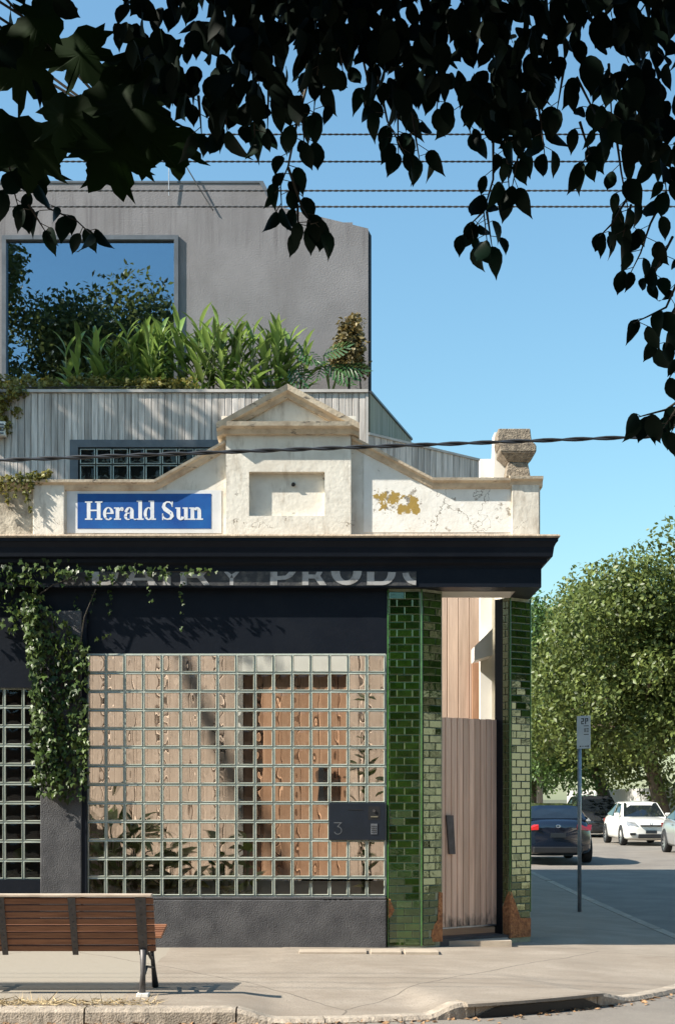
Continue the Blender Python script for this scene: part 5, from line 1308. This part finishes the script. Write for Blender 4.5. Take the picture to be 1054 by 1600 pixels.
# ------------------------------------------------------------------ overhanging trees above the camera
def overtree(name, label, tx, ty, m):
    t = thing(name, label, 'tree', (tx, ty, -.1)); return t
ot = overtree('overhanging_tree', 'dark ovate-leaved tree branch hanging into the top of the view', 3.3, -13.0, None)
pt_ = overtree('overhanging_plane_tree', 'dark plane tree branch with lobed leaves at the top left', -3.4, -13.2, None)
tb = MB()
tb.tube([(3.3, -13.0, -.2), (3.25, -13.0, 1.5), (3.1, -12.9, 3.2), (2.6, -12.6, 4.6)], [.24, .19, .16, .11], 10)
for e in ((.9, -11.3, 4.15), (.3, -11.0, 4.25), (-.3, -10.9, 4.2), (-1.0, -11.0, 4.3), (1.3, -10.8, 4.0), (-2.6, -11.8, 5.2), (0.2, -12.2, 5.6)):
    tb.tube([(2.7, -12.65, 4.4), (Vector((2.7, -12.65, 4.4))+Vector(e))/2+Vector((0, 0, .35)), e], [.07, .04, .012], 7)
tb.build('trunk', m_bark, ot, smooth=True)
tb = MB()
tb.tube([(-3.4, -13.2, -.2), (-3.35, -13.2, 2), (-3.2, -13.0, 4.2), (-2.9, -12.7, 6)], [.26, .22, .18, .12], 10)
for e in ((-.9, -11.1, 4.0), (-.75, -11.0, 3.85), (-1.0, -11.2, 4.3), (-.3, -11.6, 5.0), (-2.4, -11.2, 5.2)):
    tb.tube([(-3.2, -13.0, 4.1), (Vector((-3.2, -13.0, 4.1))+Vector(e))/2+Vector((0, 0, .3)), e], [.06, .035, .01], 7)
tb.build('trunk', m_bark, pt_, smooth=True)
def variant(t, wx, curl, tw_):
    out = []
    for (x, y, z) in t[0]:
        x2 = x*wx; z2 = z - curl*y*y + 0.25*x*x; a = tw_*y
        out.append((x2*math.cos(a)-z2*math.sin(a), y, x2*math.sin(a)+z2*math.cos(a)))
    return out, t[1]
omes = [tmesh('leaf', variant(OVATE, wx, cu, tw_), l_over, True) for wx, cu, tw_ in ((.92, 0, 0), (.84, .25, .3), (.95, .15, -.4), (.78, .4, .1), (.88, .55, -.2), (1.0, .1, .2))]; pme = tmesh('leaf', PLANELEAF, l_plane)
def hang_leaf(p, s, par, sidev):
    ax = Vector((sidev*random.uniform(.1, .55), random.uniform(-.4, .4), -1.0)).normalized()
    nr = Vector((random.gauss(0, .5), -1.0 if random.random() < .7 else 1.0, random.uniform(-.2, .5)))
    leafobj('leaf', random.choice(omes), p, ax, nr, s*random.choice((.75, .9, 1, 1, 1.1)), par)
tw = MB()
def spray(pts, y, n=None, s=.082, step=21):
    P = [W(a, b, y+.04*k*random.uniform(-1, 1)) for k, (a, b) in enumerate(pts)]
    tw.tube(P, [.0045-.003*k/(len(P)-1) for k in range(len(P))], 5)
    L_ = sum((P[k+1]-P[k]).length for k in range(len(P)-1)); stp = step/ (FPX/(y-CAMY)); nl = n or int(L_/stp)+1
    for k in range(nl):
        u = (k+.4)/nl*(len(P)-1); a = min(int(u), len(P)-2); p = P[a].lerp(P[a+1], u-a)
        sd = 1 if k % 2 else -1
        st = p + Vector((sd*random.uniform(.012, .035), random.uniform(-.03, .03), random.uniform(-.02, .005)))
        tw.tube([p, st], .0013, 4); hang_leaf(st, s*random.uniform(.8, 1.15), ot, sd)
    hang_leaf(P[-1], s, ot, random.choice((-1, 1)))
sprays = [([(30, 190), (40, 280), (75, 325), (120, 345), (142, 365)], 11.0, 20), ([(5, 200), (20, 290), (28, 320)], 11, 26), ([(45, 320), (70, 360)], 11, 20),
          ([(480, 130), (462, 200), (450, 260), (438, 290), (440, 325)], 11.1, 22), ([(450, 262), (470, 320), (486, 350), (505, 345)], 11.1, 18), ([(465, 320), (466, 362)], 11.1, 22),
          ([(500, 90), (492, 150), (490, 180)], 11.2, 22), ([(470, 150), (475, 225)], 11.2, 20), ([(560, 60), (575, 130), (570, 165)], 10.9, 22),
          ([(590, 120), (605, 190), (632, 240)], 10.9, 20), ([(640, 150), (650, 220), (655, 250)], 10.9, 20), ([(620, 130), (622, 240)], 10.9, 22), ([(690, 90), (682, 170)], 11, 24),
          ([(720, 150), (735, 210)], 11, 24), ([(770, 200), (770, 280), (755, 330), (760, 375)], 10.8, 20), ([(755, 330), (735, 350), (742, 385)], 10.8, 20), ([(760, 330), (768, 385)], 10.8, 22),
          ([(790, 220), (795, 300)], 10.9, 22), ([(815, 210), (800, 290)], 10.9, 22), ([(840, 160), (850, 240)], 11, 22), ([(880, 110), (870, 170)], 11, 24), ([(900, 120), (925, 170), (940, 200)], 11, 22),
          ([(905, 190), (920, 240), (905, 260)], 11, 22), ([(960, 200), (970, 270), (980, 325)], 11, 20), ([(985, 300), (955, 350), (935, 370)], 10.9, 20), ([(985, 320), (972, 370)], 10.9, 20),
          ([(1040, 300), (1015, 350), (1000, 395), (985, 425)], 10.9, 18), ([(1050, 370), (1025, 420), (1015, 440)], 10.9, 18), ([(1062, 430), (1040, 480), (1010, 495), (988, 505)], 10.9, 20), ([(1055, 480), (1028, 520), (1025, 545)], 10.9, 18),
          ([(1064, 560), (1045, 590)], 10.9, 22), ([(1068, 620), (1040, 640), (1010, 648), (995, 652)], 10.9, 20), ([(1062, 630), (1035, 670)], 10.9, 20), ([(1060, 650), (1048, 675)], 10.9, 22),
          ([(1030, 200), (1040, 300)], 11, 20), ([(1000, 130), (1010, 240)], 11, 22), ([(950, 100), (955, 190)], 11.1, 24), ([(420, 120), (418, 200)], 11.2, 24), ([(395, 130), (398, 215)], 11.2, 24), ([(350, 140), (355, 205)], 11.2, 24), ([(310, 150), (315, 210)], 11.2, 24), ([(530, 60), (535, 110)], 11, 24)]
for pts, d, st in sprays: spray(pts, -d, None, .078, st*1.25)
tag(tw.build('twigs', m_twig, ot), kind='stuff')
# the dense mass of the crown: bounded below by an uneven edge, spreading up and to the sides out of the frame
edge = [(-900, 260), (-200, 250), (0, 225), (60, 150), (130, 60), (200, 70), (230, 150), (300, 190), (370, 200), (420, 195), (470, 150), (520, 85), (560, 110), (610, 180), (650, 170), (690, 140), (730, 185), (770, 250), (820, 235), (860, 120), (900, 110), (950, 150), (985, 225), (1054, 300), (1200, 420), (1700, 300)]
def edge_y(p):
    for (a, b), (c, d) in zip(edge, edge[1:]):
        if a <= p <= c: return b+(d-b)*(p-a)/(c-a)
    return 200
pos = []
while len(pos) < 2500:          # the part near the view
    y = random.uniform(-11.7, -10.6); p = random.uniform(-120, 1190); q_ = random.uniform(-260, 420)
    if q_ > edge_y(p)-22+random.gauss(0, 8): continue
    if p < 330 and -60 < q_ and random.random() < (.9 if p < 190 else .45): continue
    if 860 < p < 1010 and 40 < q_ < 200 and random.random() < .55: continue
    pos.append(tuple(W(p, q_, y)))
while len(pos) < 13500:         # the rest of the crown above and beside, which keeps the sun off
    x, y, z = random.uniform(-5.6, 4.4), random.uniform(-13.4, -9.2), random.uniform(3.3, 7.0)
    if ((x+.6)/5.0)**2+((y+11.3)/2.2)**2+((z-4.9)/2.1)**2 > 1: continue
    if z < CAMZ + .5734*(y-CAMY) + .12: continue          # stays above the hanging fringe
    pos.append((x, y, z))
pos = np.array(pos); n = len(pos)
ax = np.array([0, 0, -1.0])+RNG.normal(size=(n, 3))*.4; nor = RNG.normal(size=(n, 3))*np.array([.8, 1, .5])+np.array([0, -.3, .3])
sz_ = np.where(np.arange(n) < 2500, .078, .125)*RNG.uniform(.75, 1.2, n)
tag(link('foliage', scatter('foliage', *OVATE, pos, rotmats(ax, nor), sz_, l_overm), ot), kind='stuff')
# lobed plane leaves
for (a, b, s, ang) in [(110, 55, .20, 2.6), (150, 130, .22, 2.4), (35, 40, .2, 3.0), (110, 150, .2, -2.9), (165, 200, .21, 2.9), (195, 205, .20, -2.7), (60, 190, .2, -2.9), (40, 230, .2, 2.8), (185, 90, .19, 2.4),
                       (210, 130, .2, 3.0), (20, 180, .2, -2.8), (90, 20, .17, -1.9), (10, 70, .19, 2.4), (240, 180, .18, -2.9), (230, 60, .19, 2.8), (120, 185, .17, 2.2), (270, 200, .16, 3.0)]:
    y = random.uniform(-11.25, -10.8)
    ax = Vector((math.sin(ang), random.uniform(-.3, .3), math.cos(ang))); nr = Vector((random.gauss(0, .25), -1, random.gauss(.2, .3)))
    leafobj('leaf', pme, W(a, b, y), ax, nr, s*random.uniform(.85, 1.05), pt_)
tw = MB()
for k in range(9): tw.tube([W(random.uniform(-120, 0), random.uniform(-60, 60), -11), W(random.uniform(40, 180), random.uniform(60, 180), -11)], .004, 5)
tag(tw.build('twigs', m_twig, pt_), kind='stuff')
